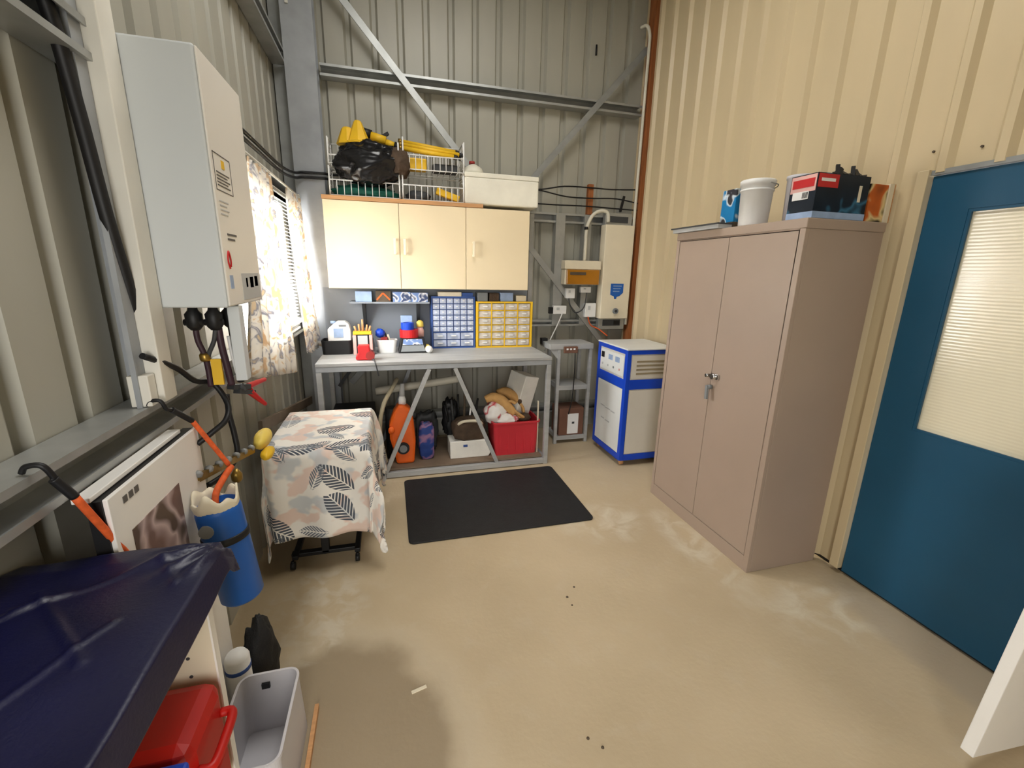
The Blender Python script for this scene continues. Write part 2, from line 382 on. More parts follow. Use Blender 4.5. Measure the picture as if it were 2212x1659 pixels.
def glass_mat():
    m = bpy.data.materials.new('window_glass'); m.use_nodes = True; nt = m.node_tree
    t = nt.nodes.new('ShaderNodeBsdfTransparent'); g = nt.nodes.new('ShaderNodeBsdfGlossy'); g.inputs['Roughness'].default_value = .02
    x = nt.nodes.new('ShaderNodeMixShader'); x.inputs[0].default_value = .06
    nt.links.new(t.outputs[0], x.inputs[1]); nt.links.new(g.outputs[0], x.inputs[2])
    nt.links.new(x.outputs[0], nt.nodes['Material Output'].inputs['Surface']); MATS['window_glass'] = m
    # reeded obscure glass of the door: pale, glossy, fine horizontal ripple
    m = bpy.data.materials.new('reeded_glass'); m.use_nodes = True; nt = m.node_tree; P = nt.nodes['Principled BSDF']
    P.inputs['Base Color'].default_value = C(238, 230, 204); P.inputs['Roughness'].default_value = 0.16; P.inputs['Specular IOR Level'].default_value = 0.9
    tc = nt.nodes.new('ShaderNodeTexCoord'); w = nt.nodes.new('ShaderNodeTexWave'); w.bands_direction = 'Z'; w.inputs['Scale'].default_value = 22; w.inputs['Distortion'].default_value = .6
    nt.links.new(tc.outputs['Object'], w.inputs['Vector'])
    b = nt.nodes.new('ShaderNodeBump'); b.inputs['Strength'].default_value = .10; b.inputs['Distance'].default_value = .004
    nt.links.new(w.outputs['Fac'], b.inputs['Height']); nt.links.new(b.outputs['Normal'], P.inputs['Normal']); MATS['reeded_glass'] = m
glass_mat()

# ------------------------------------------------------------------ the shell
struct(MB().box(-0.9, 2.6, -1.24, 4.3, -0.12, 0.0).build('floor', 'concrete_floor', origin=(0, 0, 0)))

def rib_profile(a, b, phase, pitch, depth, base=0.062, top=0.030):
    """list of (coordinate along the wall, offset towards the rib side)"""
    out = [(a, 0.0)]
    k = math.ceil((a - phase) / pitch)
    while phase + k * pitch < b:
        c = phase + k * pitch
        for q, d in ((-base/2, 0), (-top/2, depth), (top/2, depth), (base/2, 0)):
            if a < c + q < b: out.append((c + q, d))
        k += 1
    out.append((b, 0.0)); return out
def sheet(mb, prof, z0, z1, place):
    vs = [place(u, d, z) for u, d in prof for z in (z0, z1)]
    mb.add(vs, [(2*i, 2*i+2, 2*i+3, 2*i+1) for i in range(len(prof)-1)])
# back wall, ribs recessed outwards
mb = MB(); sheet(mb, rib_profile(-0.9, 2.62, -0.02, 0.2, 0.030), 0.0, 4.1, lambda u, d, z: (u, 4.15 + d, z))
wall_back = struct(mb.build('wall_back', 'sheet_grey', solid=.002, origin=(0, 4.15, 0), fixn=False))
# left wall with the window opening
mb = MB()
pl = lambda u, d, z: (-0.76 - d, u, z)
WY0, WY1, WZ0, WZ1 = 2.56, 3.86, 1.18, 2.03
sheet(mb, rib_profile(-1.2, WY0, 3.11, 0.2, 0.030), 0.0, 4.1, pl)
sheet(mb, rib_profile(WY1, 4.2, 3.11, 0.2, 0.030), 0.0, 4.1, pl)
sheet(mb, rib_profile(WY0, WY1, 3.11, 0.2, 0.030), 0.0, WZ0, pl)
sheet(mb, rib_profile(WY0, WY1, 3.11, 0.2, 0.030), WZ1, 4.1, pl)
wall_left = struct(mb.build('wall_left', 'sheet_grey', solid=.002, origin=(-0.76, 0, 0), fixn=False))
# right wall, cream sheet with ribs standing into the room, door opening
mb = MB(); pr_ = lambda u, d, z: (2.36 - d, u, z)
DY0, DY1, DZ1 = 0.62, 1.548, 2.045
sheet(mb, rib_profile(DY1 + .04, 4.17, 1.32, 0.2, 0.024, .07, .03), 0.025, 4.1, pr_)
sheet(mb, rib_profile(DY0, DY1 + .04, 1.32, 0.2, 0.024, .07, .03), DZ1, 4.1, pr_)
sheet(mb, rib_profile(-1.2, DY0, 1.32, 0.2, 0.024, .07, .03), 0.025, 4.1, pr_)
wall_right = struct(mb.build('wall_right', 'sheet_cream', solid=.002, origin=(2.36, 0, 0), fixn=False))
# rear wall with an open doorway behind the camera, roof with a clear skylight
mb = MB(); mb.box(-0.9, -0.7, -1.24, -1.2, 0, 4.1); mb.box(0.2, 2.6, -1.24, -1.2, 0, 4.1); mb.box(-0.7, 0.2, -1.24, -1.2, 2.2, 4.1)
struct(mb.build('wall_rear', 'sheet_grey'))
mb = MB(); mb.box(-0.9, -0.1, -1.3, 4.3, 4.1, 4.14); mb.box(1.1, 2.6, -1.3, 4.3, 4.1, 4.14); mb.box(-0.1, 1.1, -1.3, 1.0, 4.1, 4.14); mb.box(-0.1, 1.1, 2.8, 4.3, 4.1, 4.14)
ceil = struct(mb.build('ceiling', 'sheet_grey', origin=(0, 0, 4.1)))
MB().box(-0.1, 1.1, 1.0, 2.8, 4.105, 4.112).build('skylight_sheet', 'window_glass', ceil)
struct(MB().box(-9, 9, -12, -1.2, -0.2, -0.13).build('floor_outside', 'concrete_out'))

# steel framing on the walls
def c_girt_x(parent, x0, x1, z0, z1, y_in, y_out, name='girt', m='galv'):
    lip = 0.018; t = 0.004
    p = [(y_in, z1-lip), (y_in, z1), (y_out, z1), (y_out, z0), (y_in, z0), (y_in, z0+lip), (y_in+t, z0+lip), (y_in+t, z0+t), (y_out-t, z0+t), (y_out-t, z1-t), (y_in+t, z1-t), (y_in+t, z1-lip)]
    return MB().prism(p, 'yz', x0, x1).build(name, m, parent)
def c_girt_y(parent, y0, y1, z0, z1, x_in, x_out, name='girt', m='galv'):
    lip = 0.018; t = -0.004 if x_out < x_in else 0.004; q = 0.004
    p = [(x_in, z1-lip), (x_in, z1), (x_out, z1), (x_out, z0), (x_in, z0), (x_in, z0+lip), (x_in+t, z0+lip), (x_in+t, z0+q), (x_out-t, z0+q), (x_out-t, z1-q), (x_in+t, z1-q), (x_in+t, z1-lip)]
    return MB().prism(p, 'xz', y0, y1).build(name, m, parent)
c_girt_x(wall_back, -0.43, 2.31, 3.00, 3.085, 4.05, 4.145)
c_girt_x(wall_back, -0.43, 2.31, 2.04, 2.125, 4.05, 4.145)
c_girt_x(wall_back, -0.43, 2.31, 1.085, 1.145, 4.05, 4.145)
c_girt_x(wall_back, -0.43, 2.31, 0.20, 0.28, 4.05, 4.145)
c_girt_y(wall_left, -1.2, 4.04, 1.105, 1.195, -0.66, -0.755)
c_girt_y(wall_left, -1.2, 4.04, 2.05, 2.14, -0.66, -0.755)
c_girt_y(wall_left, -1.2, 4.04, 3.03, 3.12, -0.66, -0.755)
MB().bar((-0.55, 4.03, 3.86), (2.12, 4.03, 0.85), 0.05, 0.012, (0, 1, 0)).build('brace', 'galv', wall_back)
MB().bar((2.31, 4.044, 3.53), (-0.36, 4.044, 0.60), 0.05, 0.012, (0, 1, 0)).build('brace', 'galv_dull', wall_back)
mb = MB(); mb.box(-0.66, -0.445, 3.985, 3.995, 0, 4.1); mb.box(-0.66, -0.445, 4.125, 4.135, 0, 4.1); mb.box(-0.557, -0.548, 3.995, 4.125, 0, 4.1)
mb.build('column', 'steel_paint', wall_back)
MB().box(-0.62, -0.60, 3.975, 3.985, 3.40, 3.42).build('bolt', 'white_paint', wall_back)
MB().box(-0.75, -0.662, 4.06, 4.145, 0, 4.1).build('corner_post', 'galv_dull', wall_back)
for x0, x1 in ((1.515, 1.605), (1.80, 1.87)):
    mb = MB(); mb.box(x0, x1, 4.035, 4.045, 1.1, 2.12); mb.box(x0, x0+.01, 4.045, 4.12, 1.1, 2.12)
    mb.build('stud', 'galv', wall_back)
MB().box(1.26, 1.30, 4.03, 4.045, 0.95, 2.10).build('stud', 'galv', wall_back)
# left wall post beside the water heater
MB().box(-0.685, -0.672, 1.39, 1.435, 1.195, 4.1).build('post', 'steel_paint', wall_left)
MB().box(-0.70, -0.635, 1.437, 1.512, 1.197, 4.1).build('post', 'white_paint', wall_left, .003)
MB().box(-0.755, -0.672, 1.514, 1.56, 1.197, 4.1).build('post', 'steel_paint', wall_left)
MB().box(-0.70, -0.65, 1.395, 1.434, 1.197, 1.285).build('packing_block', 'white_paint', wall_left, .003)
# brown timber corner post and door surround
struct(MB().box(2.312, 2.356, 3.965, 4.06, 0, 4.1).build('trim_1', 'timber_brown'))
struct(MB().box(2.322, 2.40, 1.552, 1.60, 0.03, 2.06).build('trim_2', 'sheet_cream', bevel=.003))
struct(MB().box(2.338, 2.40, DY0 - .04, DY1 + .004, 2.036, 2.056).build('trim_3', 'galv_dull'))
struct(MB().box(2.338, 2.40, 0.57, 0.616, 0.03, 2.036).build('trim_4', 'sheet_cream'))
struct(MB().box(2.372, 2.42, -1.2, 4.2, 0.0, 0.10).build('baseboard_right', 'black'))
for y, z in ((1.575, 2.14), (1.40, 2.12)):
    MB().cyl((2.352, y, z), (2.36, y, z), .005, n=8).build('screw', 'dark_timber', wall_right)
# blue half-glazed door
door = MB(); g0, g1, gz0, gz1 = 0.80, 1.388, 0.90, 1.88
door.box(2.35, 2.39, g1, 1.546, .02, 2.032); door.box(2.35, 2.39, 0.625, g0, .02, 2.032); door.box(2.35, 2.39, g0, g1, .02, gz0); door.box(2.35, 2.39, g0, g1, gz1, 2.032)
door = struct(door.build('door_1', 'door_blue', origin=(2.37, 1.08, .02)))
MB().box(2.366, 2.374, g0, g1, gz0, gz1).build('pane', 'reeded_glass', door)
mb = MB(); mb.box(2.352, 2.362, g0, g0+.012, gz0, gz1); mb.box(2.352, 2.362, g1-.012, g1, gz0, gz1); mb.box(2.352, 2.362, g0+.012, g1-.012, gz0, gz0+.012); mb.box(2.352, 2.362, g0+.012, g1-.012, gz1-.012, gz1)
mb.build('glazing_bead', 'door_blue', door)
mb = MB(); mb.cyl((2.35, .70, 1.0), (2.30, .70, 1.0), .012); mb.bar((2.30, .70, 1.0), (2.30, .80, 1.0), .016, .02); mb.build('handle', 'chrome', door)
# window
win = MB(); xa, xb = -0.80, -0.745
win.box(xa, xb, WY0, WY0+.04, WZ0, WZ1); win.box(xa, xb, WY1-.04, WY1, WZ0, WZ1); win.box(xa, xb, WY0+.04, WY1-.04, WZ0, WZ0+.04); win.box(xa, xb, WY0+.04, WY1-.04, WZ1-.04, WZ1); win.box(xa, xb, 3.19, 3.23, WZ0+.04, WZ1-.04)
win = struct(win.build('window_1', 'white_paint', origin=(-.77, 3.21, WZ0)))
MB().box(-0.778, -0.772, WY0+.04, 3.19, WZ0+.04, WZ1-.04).build('pane', 'window_glass', win)
MB().box(-0.778, -0.772, 3.23, WY1-.04, WZ0+.04, WZ1-.04).build('pane', 'window_glass', win)

# ------------------------------------------------------------------ window dressing
bl = thing('venetian_blind', 'white venetian blind hanging in the bright window between floral curtains', 'blind', (-.70, 3.3, 1.13))
MB().box(-.715, -.675, 2.64, 3.80, 2.05, 2.085).build('head_rail', 'blind_white', bl)
mb = MB(); z = 2.035
while z > 1.15:
    mb.add([(-.712, 2.65, z+.006), (-.684, 2.65, z-.006), (-.684, 3.79, z-.006), (-.712, 3.79, z+.006)], [(0, 1, 2, 3)]); z -= .025
sl = mb.build('slats', 'blind_white', bl, solid=.0012); sl['kind'] = 'stuff'
MB().box(-.712, -.684, 2.65, 3.79, 1.125, 1.142).build('bottom_rail', 'blind_white', bl)
for y in (2.9, 3.5): MB().cyl((-.698, y, 1.135), (-.698, y, 2.06), .0015, n=5).build('cord', 'blind_white', bl)

def curtain(name, label, top, bot, zt, zb, xt, xb, folds, amp, seed):
    def fn(u, v):   # v 0 top .. 1 bottom
        y = (top[0] + (top[1]-top[0])*u) * (1-v) + (bot[0] + (bot[1]-bot[0])*u) * v
        zz = zt + ((zb[0] + (zb[1]-zb[0])*u) - zt) * v
        x = xt + (xb[0] + (xb[1]-xb[0])*u - xt) * v ** 1.4
        x += amp * math.sin(u * folds * 2*math.pi + seed + v*1.3) * (.6 + .5*v) + .012 * noise.noise(Vector((u*5, v*4, seed)))
        return Vector((x, y, zz + .008*math.sin(u*folds*6.28)*v))
    return tag(MB().grid(fn, 60, 26).build(name, 'curtain_cloth', solid=.0015), label, 'curtain', 'floral curtains at the window')
curtain('curtain', 'floral curtain bunched on the water heater side of the window', (2.58, 3.04), (2.02, 2.92), 2.10, (1.13, .96), -.635, (-.585, -.585), 6, .016, .4)
curtain('curtain', 'floral curtain on the window side nearest the cream wall cabinet', (3.46, 3.93), (3.44, 3.90), 2.10, (.98, .965), -.635, (-.585, -.575), 5, .014, 2.2)
cr = thing('curtain_rail', 'slim white curtain rail above the window blind', 'curtain rail', (-.635, 3.25, 2.10))
MB().cyl((-.636, 2.5, 2.115), (-.636, 3.95, 2.115), .007, n=8).build('rod', 'white_paint', cr)
for y in (2.52, 3.93): MB().box(-.662, -.63, y-.01, y+.01, 2.10, 2.13).build('bracket', 'white_paint', cr)

# ------------------------------------------------------------------ water heater and plumbing on the left wall
wh = thing('water_heater', 'tall pale grey wall-hung water heater with labels on its front', 'water heater', (-.56, 1.70, 1.46))
HX0, HX1, HY0, HY1, HZ0, HZ1 = -.655, -.463, 1.515, 1.885, 1.46, 2.15
MB().box(HX0, HX1-.006, HY0, HY1, HZ0, HZ1).build('casing', 'heater', wh, .006)
fp = MB().box(HX1-.006, HX1, HY0+.004, HY1-.004, HZ0+.004, HZ1-.004).build('front_panel', 'heater_front', wh, .003)
def lab(y0, y1, z0, z1, m, name): return MB().box(HX1-.001, HX1+.0012, y0, y1, z0, z1).build(name, m, fp)
mb = MB()
for a, b, c, d in ((1.535, 1.68, 1.895, 1.8975), (1.535, 1.68, 1.795, 1.7975), (1.535, 1.5375, 1.795, 1.8975), (1.6775, 1.68, 1.795, 1.8975)): mb.box(HX1-.001, HX1+.001, a, b, c, d)
mb.build('warning_border', 'print_dark', fp)
lab(1.60, 1.625, 1.862, 1.885, 'yellow', 'warning_symbol')
for i in range(5): lab(1.55, 1.66 - .02*(i % 2), 1.845-.009*i, 1.848-.009*i, 'print_dark', 'text_line')
for i in range(4): lab(1.545, 1.62 - .015*(i % 2), 1.765-.012*i, 1.768-.012*i, 'print_light', 'text_line')
lab(1.575, 1.66, 1.672, 1.678, 'print_dark', 'text_line'); lab(1.575, 1.64, 1.658, 1.664, 'print_dark', 'text_line')
mb = MB(); mb.tube([(HX1+.001, 1.56, 1.575), (HX1+.001, 1.548, 1.60), (HX1+.001, 1.56, 1.625), (HX1+.001, 1.572, 1.60), (HX1+.001, 1.568, 1.58)], .003, 6); mb.build('flame_symbol', 'red', fp)
lab(1.548, 1.575, 1.515, 1.555, 'blue_pale', 'sticker')
lab(1.66, 1.86, 1.475, 1.56, 'print_light', 'sticker'); lab(1.70, 1.72, 1.515, 1.545, 'print_dark', 'text_line'); lab(1.745, 1.785, 1.512, 1.548, 'black', 'text_line'); lab(1.80, 1.84, 1.515, 1.55, 'dark_grey', 'text_line')
MB().box(-.50, -.466, 1.60, 1.645, 1.215, 1.459).build('pipe_cover', 'heater', wh, .003)
MB().box(-.66, -.652, 1.47, 1.56, 1.50, 1.53).build('mounting_bracket', 'galv', wh)
def valve(x, y, ztop, zbot, lean):
    v = MB(); v.lathe([(.012, 0), (.022, .012), (.024, .05), (.014, .062), (.012, .075)], (x, y, ztop-.075), 12)
    v.cyl((x-.026, y-.005, ztop-.05), (x+.026, y-.005, ztop-.05), .010, n=10)
    return v.build('valve', 'black', wh)
valve(-.590, 1.59, 1.46, 0, 0); valve(-.535, 1.59, 1.46, 0, 0); valve(-.512, 1.66, 1.46, 0, 0)
def pipe(name, pts, r, m, parent=None): return MB().tube(pts, r, 8).build(name, m, parent)
pipe('supply_hose', [(-.590, 1.59, 1.39), (-.588, 1.59, 1.35), (-.578, 1.595, 1.305), (-.575, 1.6, 1.25), (-.575, 1.6, 1.20)], .009, 'plum', wh)
pipe('supply_hose', [(-.535, 1.59, 1.39), (-.545, 1.592, 1.35), (-.565, 1.596, 1.31), (-.573, 1.6, 1.285)], .007, 'dark_grey', wh)
pipe('supply_hose', [(-.53, 1.60, 1.39), (-.528, 1.60, 1.33), (-.522, 1.605, 1.26), (-.518, 1.61, 1.20)], .011, 'plum', wh)
pipe('supply_hose', [(-.512, 1.66, 1.39), (-.508, 1.655, 1.33), (-.50, 1.65, 1.27), (-.502, 1.65, 1.20)], .011, 'black', wh)
pipe('supply_hose', [(-.515, 1.63, 1.36), (-.512, 1.63, 1.30), (-.505, 1.63, 1.235)], .005, 'white_plastic', wh)
MB().box(-.565, -.535, 1.596, 1.606, 1.205, 1.29).build('gas_tag', 'yellow', wh)
MB().lathe([(.013, 0), (.016, .006), (.016, .02), (.012, .026)], (-.578, 1.597, 1.285), 10).build('coupling', 'brass', wh)

# cables and hoses on the left wall
tag(pipe('cable', [(-.71, 1.25, 2.50), (-.69, 1.35, 2.15), (-.685, 1.385, 1.95), (-.675, 1.40, 1.70), (-.675, 1.44, 1.50), (-.69, 1.47, 1.36), (-.70, 1.48, 1.20)], .016, 'black'), 'thick black cable hanging down beside the white post', 'cable')
tag(pipe('cable', [(-.655, 1.40, 1.34), (-.63, 1.52, 1.28), (-.61, 1.58, 1.225), (-.575, 1.62, 1.205), (-.535, 1.60, 1.14), (-.528, 1.55, 1.10), (-.56, 1.52, 1.07), (-.60, 1.50, 1.04)], .009, 'black'), 'black hose looping down in front of the steel rail under the water heater', 'hose')
tag(pipe('cable', [(-.60, 1.80, 1.12), (-.595, 1.78, 1.05), (-.58, 1.76, .97), (-.575, 1.74, .90), (-.60, 1.68, .855), (-.64, 1.62, .84)], .010, 'black'), 'black hose curving down the wall behind the brass clamp', 'hose')
for i, dz in enumerate((0.0, .035)):
    tag(pipe('cable', [(-.645, 2.2, 2.18+dz), (-.645, 2.8, 2.185+dz), (-.645, 3.4, 2.19+dz), (-.64, 3.85, 2.235+dz), (-.60, 3.965, 2.26+dz), (-.50, 3.968, 2.262+dz), (-.44, 3.975, 2.264+dz), (-.412, 4.01, 2.266+dz), (-.30, 4.03, 2.27+dz)], .010, 'black'),
        ('lower' if i == 0 else 'upper') + ' black cable running above the curtains and across the grey column', 'cable', 'black cables at the column')

# bungee cords hooked on the steel rail
def bungee(label, hook, mid, end, col='orange_cord'):
    b = thing('bungee', label, 'bungee cord', hook, 'orange bungee cords on the steel rail')
    h, m_, e = Vector(hook), Vector(mid), Vector(end)
    MB().tube([h + Vector((-.030, 0, -.006)), h + Vector((-.022, 0, .006)), h + Vector((.002, 0, .006)), h + Vector((.010, .008, -.02)), h.lerp(m_, .35)], .0055, 8).build('hook', 'black', b)
    MB().tube([h.lerp(m_, .35), h.lerp(m_, .6), m_], .0085, 8).build('grip', 'black', b)
    MB().tube([m_, m_.lerp(e, .5), e], .0075, 8).build('cord', col, b)
    return b
bungee('orange bungee cord hooked above the blue canister, pulled to its strap', (-.635, 1.40, 1.205), (-.60, 1.49, 1.12), (-.53, 1.52, .955))
bungee('orange bungee cord hooked at the left, going down behind the blue tarp', (-.645, .965, 1.205), (-.62, .99, 1.13), (-.60, 1.075, .93))
tag(pipe('bungee_strap', [(-.525, 1.525, .945), (-.535, 1.47, .925), (-.538, 1.41, .905), (-.53, 1.37, .86)], .010, 'orange_cord'), 'rusty orange strap from the clamp down into the blue canister', 'strap')

# pliers with red grips hanging off the rail
pl_ = thing('pliers', 'pliers with red handles sticking out in front of the curtain hem', 'pliers', (-.55, 1.93, 1.09))
mb = MB(); mb.bar((-.60, 1.85, 1.135), (-.565, 1.93, 1.115), .03, .02); mb.bar((-.585, 1.86, 1.115), (-.555, 1.95, 1.085), .026, .018); mb.cyl((-.58, 1.885, 1.12), (-.565, 1.885, 1.125), .016, n=12)
mb.build('jaw', 'dark_grey', pl_)
MB().tube([(-.565, 1.93, 1.115), (-.55, 1.99, 1.115), (-.535, 2.06, 1.112)], lambda t: .014 - .005*t, 8).build('handle', 'red', pl_)
MB().tube([(-.56, 1.93, 1.095), (-.548, 1.965, 1.06), (-.53, 2.01, 1.015)], lambda t: .015 - .007*t, 8).build('handle', 'red', pl_)

# brass clamp with a chain, yellow grip
cl = thing('sash_clamp', 'brass and steel clamp lying level with a yellow rubber grip', 'clamp', (-.58, 1.75, .9))
mb = MB(); mb.bar((-.60, 1.46, .945), (-.555, 1.86, .868), .014, .022); mb.bar((-.60, 1.47, .93), (-.565, 1.80, .87), .008, .010); mb.build('bar', 'brass', cl)
mb = MB()
for i in range(7):
    t = i / 6.0; p = Vector((-.595, 1.46, .955)).lerp(Vector((-.555, 1.84, .885)), t)
    MB().lathe([(.006, -.006), (.013, -.004), (.013, .004), (.006, .006)], p, 8, (0, 1, .3*((-1)**i))).build('chain_link', 'galv_dull', cl)
mb = MB(); mb.lathe([(.010, 0), (.018, .01), (.018, .03), (.006, .05)], (-.545, 1.62, .845), 10); mb.build('nozzle', 'brass', cl)
MB().blob((-.545, 1.97, .875), (.030, .085, .036), .12, 3, 3).build('grip', 'yellow_pale', cl)
MB().blob((-.515, 1.90, .835), (.022, .055, .022), .15, 3, 5).build('grip', 'yellow', cl)

# white framed board leaning on the rail
bd = thing('white_board', 'white framed board with a dark photo, leaning on the steel rail', 'board', (-.62, 1.36, 0))
MB().box(-.636, -.608, 1.037, 1.51, .0, 1.092).build('core', 'black', bd)
MB().box(-.655, -.622, 1.03, 1.46, 1.094, 1.106).build('top_lip', 'white_board', bd, .002)
MB().box(-.608, -.598, 1.04, 1.512, .0, 1.094).build('face', 'white_board', bd, .002)
MB().box(-.5985, -.5965, 1.10, 1.34, .62, .985).build('photo', 'photo', bd)
for i in range(3): MB().box(-.5985, -.5965, 1.09+.024*i, 1.106+.024*i, 1.058, 1.074).build('letter', 'print_dark', bd)

# blue canister with cream torn lining
cn = thing('canister', 'blue cylindrical canister with ragged cream lining and a black strap', 'canister', (-.51, 1.36, .57))
mb = MB(Matrix.Translation((-.487, 1.36, .572)) @ Matrix.Rotation(math.radians(-7), 4, 'Y') @ Matrix.Rotation(math.radians(-3), 4, 'X'))
mb.lathe([(.0, 0), (.052, .002), (.060, .012), (.061, .30), (.057, .325), (.052, .325), (.052, .02), (0, .02)], (0, 0, 0), 28)
mb.build('body', 'blue', cn)
xf = mb.xf
mb = MB(xf); mb.grid(lambda u, v: Vector(((.054+.006*v)*math.cos(u*6.2832), (.054+.006*v)*math.sin(u*6.2832), .30 + v*(.05 + .014*math.sin(u*19) + .01*math.sin(u*44)))), 60, 3)
mb.build('lining', 'cream_plastic', cn, solid=.006)
mb = MB(xf); mb.lathe([(.0615, .205), (.0645, .207), (.0645, .226), (.0615, .228)], (0, 0, 0), 28); mb.build('strap', 'black', cn)
mb = MB(xf); mb.cyl((-.02, -.064, .265), (-.02, -.052, .265), .020, n=14); mb.build('cap', 'mid_grey', cn)

# melamine bookcase under the blue tarp, open towards the room
bk = thing('bookcase', 'low cream melamine bookcase under the blue tarp', 'bookcase', (-.57, .55, 0))
for y0, y1 in ((.97, .988), (.02, .038)):
    sp = MB().box(-.735, -.422, y0, y1, 0, .955).build('side_panel', 'cream_plastic', bk)
MB().box(-.424, -.420, .968, .990, 0, .955).build('edge_strip', 'white_board', bk)
MB().box(-.735, -.424, .038, .97, .955, .972).build('top', 'cream_plastic', bk)
MB().box(-.735, -.43, .038, .97, .05, .068).build('shelf', 'cream_plastic', bk)
MB().box(-.735, -.43, .038, .97, .36, .378).build('shelf', 'cream_plastic', bk)
MB().box(-.74, -.735, .038, .97, 0, .955).build('back', 'cream_plastic', bk)
mb = MB()
for i in range(16): mb.cyl((-.475, .9705, .12 + .05*i), (-.475, .9685, .12 + .05*i), .004, n=8)
mb.build('peg_holes', 'dark_grey', bk)
# tarp
CREASE = (((-.62, .86), (-.50, .72)), ((-.50, .72), (-.62, .50)), ((-.60, .60), (-.46, .50)), ((-.48, .96), (-.43, .88)), ((-.62, .86), (-.48, .96)), ((-.72, .74), (-.62, .86)))
def tarp():
    mb = MB()
    def fn(u, v):
        y = -.25 + 1.265*v
        t = u
        # cross-section: wall side -> front edge -> drop
        if t < .72: x = -.75 + (.372)*(t/.72) + .0; z = .990
        else: x = -.375 + .012*((t-.72)/.28); z = .990 - .055*((t-.72)/.28)
        z += .010*noise.noise(Vector((x*5, y*6, 1))) + .006*math.sin((x*.8+y)*24)*max(0, (v-.4))
        z += .010*max(0, (x+.72))*0
        if v > .96: z -= .03*(v-.96)/.04 * (0.4 if t < .7 else 1)
        # crease lines of the folded tarp
        for (ax, ay), (bx, by) in CREASE:
            dx, dy = bx-ax, by-ay; ln = math.hypot(dx, dy); w = ((x-ax)*dx + (y-ay)*dy)/ln/ln
            dd = abs((x-ax)*dy - (y-ay)*dx)/ln
            if -.25 < w < 1.25: z += .0045*math.exp(-(dd/.006)**2)
        th = math.atan2(y-1.01, x+.37); rr = math.hypot(y-1.01, x+.37)
        z += .007*math.sin(th*16)*math.exp(-((rr-.07)/.06)**2)
        return Vector((x, y, z))
    mb.grid(fn, 100, 190)
    o = mb.build('tarp', 'tarp', solid=.003)
    return tag(o, 'dark blue plastic tarp spread over the low bookcase', 'tarp')
tarp()
rc = thing('tool_case', 'red plastic tool case in the bookcase under the tarp', 'case', (-.5, .84, .378))
MB().box(-.61, -.41, .775, .955, .378, .675).build('body', 'red_case', rc, .03)
MB().tube([(-.41, .80, .60), (-.386, .805, .60), (-.382, .865, .60), (-.386, .92, .60), (-.41, .925, .60)], .010, 8).build('handle', 'red_case', rc)
MB().box(-.41, -.402, .82, .91, .45, .52).build('latch', 'red_case', rc, .003)
b2 = thing('storage_tub', 'bright blue plastic tub beside the red case in the bookcase', 'tub', (-.55, .5, .378))
MB().box(-.64, -.42, .46, .755, .378, .65).build('body', 'blue_strong', b2, .02)
MB().box(-.65, -.405, .45, .768, .6505, .672).build('lid', 'blue_strong', b2, .006)

# things on the floor between the bookcase and the table
tb = thing('storage_tub', 'grey translucent plastic tub standing open on the floor', 'tub', (-.44, 1.22, 0))
def tubshell(parent, x0, x1, y0, y1, z0, z1, tp, t, m, rim=.012, name='body'):
    mb = MB(); n = 8
    def ring(k, z, ins, r):
        a0, a1, c0, c1 = x0+ins, x1-ins, y0+ins, y1-ins; out = []
        for cx, cy, s in ((a1-r, c1-r, 0), (a0+r, c1-r, 1), (a0+r, c0+r, 2), (a1-r, c0+r, 3)):
            for i in range(n):
                th = (s + i/(n-1)) * math.pi/2; out.append((cx + r*math.cos(th), cy + r*math.sin(th), z))
        return out
    rings = [ring(0, z0, tp, .025), ring(0, z1-.012, 0, .03), ring(0, z1-.012, -rim, .04), ring(0, z1, -rim, .04), ring(0, z1, t, .03), ring(0, z0+t, tp+t, .02)]
    N = 4*n; vs = sum(rings, [])
    fs = [(j*N+i, j*N+(i+1) % N, (j+1)*N+(i+1) % N, (j+1)*N+i) for j in range(len(rings)-1) for i in range(N)]
    fs += [tuple(range(N-1, -1, -1)), tuple(range(5*N, 6*N))]
    mb.add(vs, fs); return mb.build(name, m, parent)
tubshell(tb, -.535, -.355, 1.055, 1.375, 0.0, .25, -.006, .004, 'grey_plastic', .004)
MB().box(-.475, -.45, 1.362, 1.369, .195, .215).build('handle_hole', 'black', tb)
tag(MB().bar((-.322, 1.02, .012), (-.325, 1.42, .012), .014, .022).build('timber_strip', 'timber'), 'thin timber strip lying on the floor beside the grey tub', 'timber strip')
ro = thing('paper_roll', 'white cylindrical roll with a dark band behind the bookcase edge', 'roll', (-.552, 1.41, 0))
MB().lathe([(.0, 0), (.036, 0), (.038, .01), (.038, .30), (.030, .315), (0, .315)], (-.552, 1.41, 0), 20).build('body', 'white_plastic', ro)
MB().lathe([(.0385, .255), (.0395, .256), (.0395, .268), (.0385, .27)], (-.552, 1.41, 0), 20).build('band', 'blue_frame', ro)
tag(MB().blob((-.532, 1.57, .14), (.055, .075, .155), .25, 5, 4, flat=.0).build('rubbish_bag', 'black_rubber'), 'crumpled black plastic bag on the floor under the blue canister', 'bag')
tag(pipe('cable', [(-.60, 1.33, .01), (-.565, 1.30, .12), (-.55, 1.34, .20), (-.54, 1.40, .16), (-.52, 1.44, .02), (-.60, 1.46, .006)], .005, 'timber_brown'), 'brown wire coiled behind the grey tub', 'wire')
tag(MB().bar((-.655, 2.35, .80), (-.648, 3.72, .55), .02, .06, (0, .2, 1)).build('timber_board', 'dark_timber'), 'dark timber board leaning low along the corrugated wall by the table', 'board')

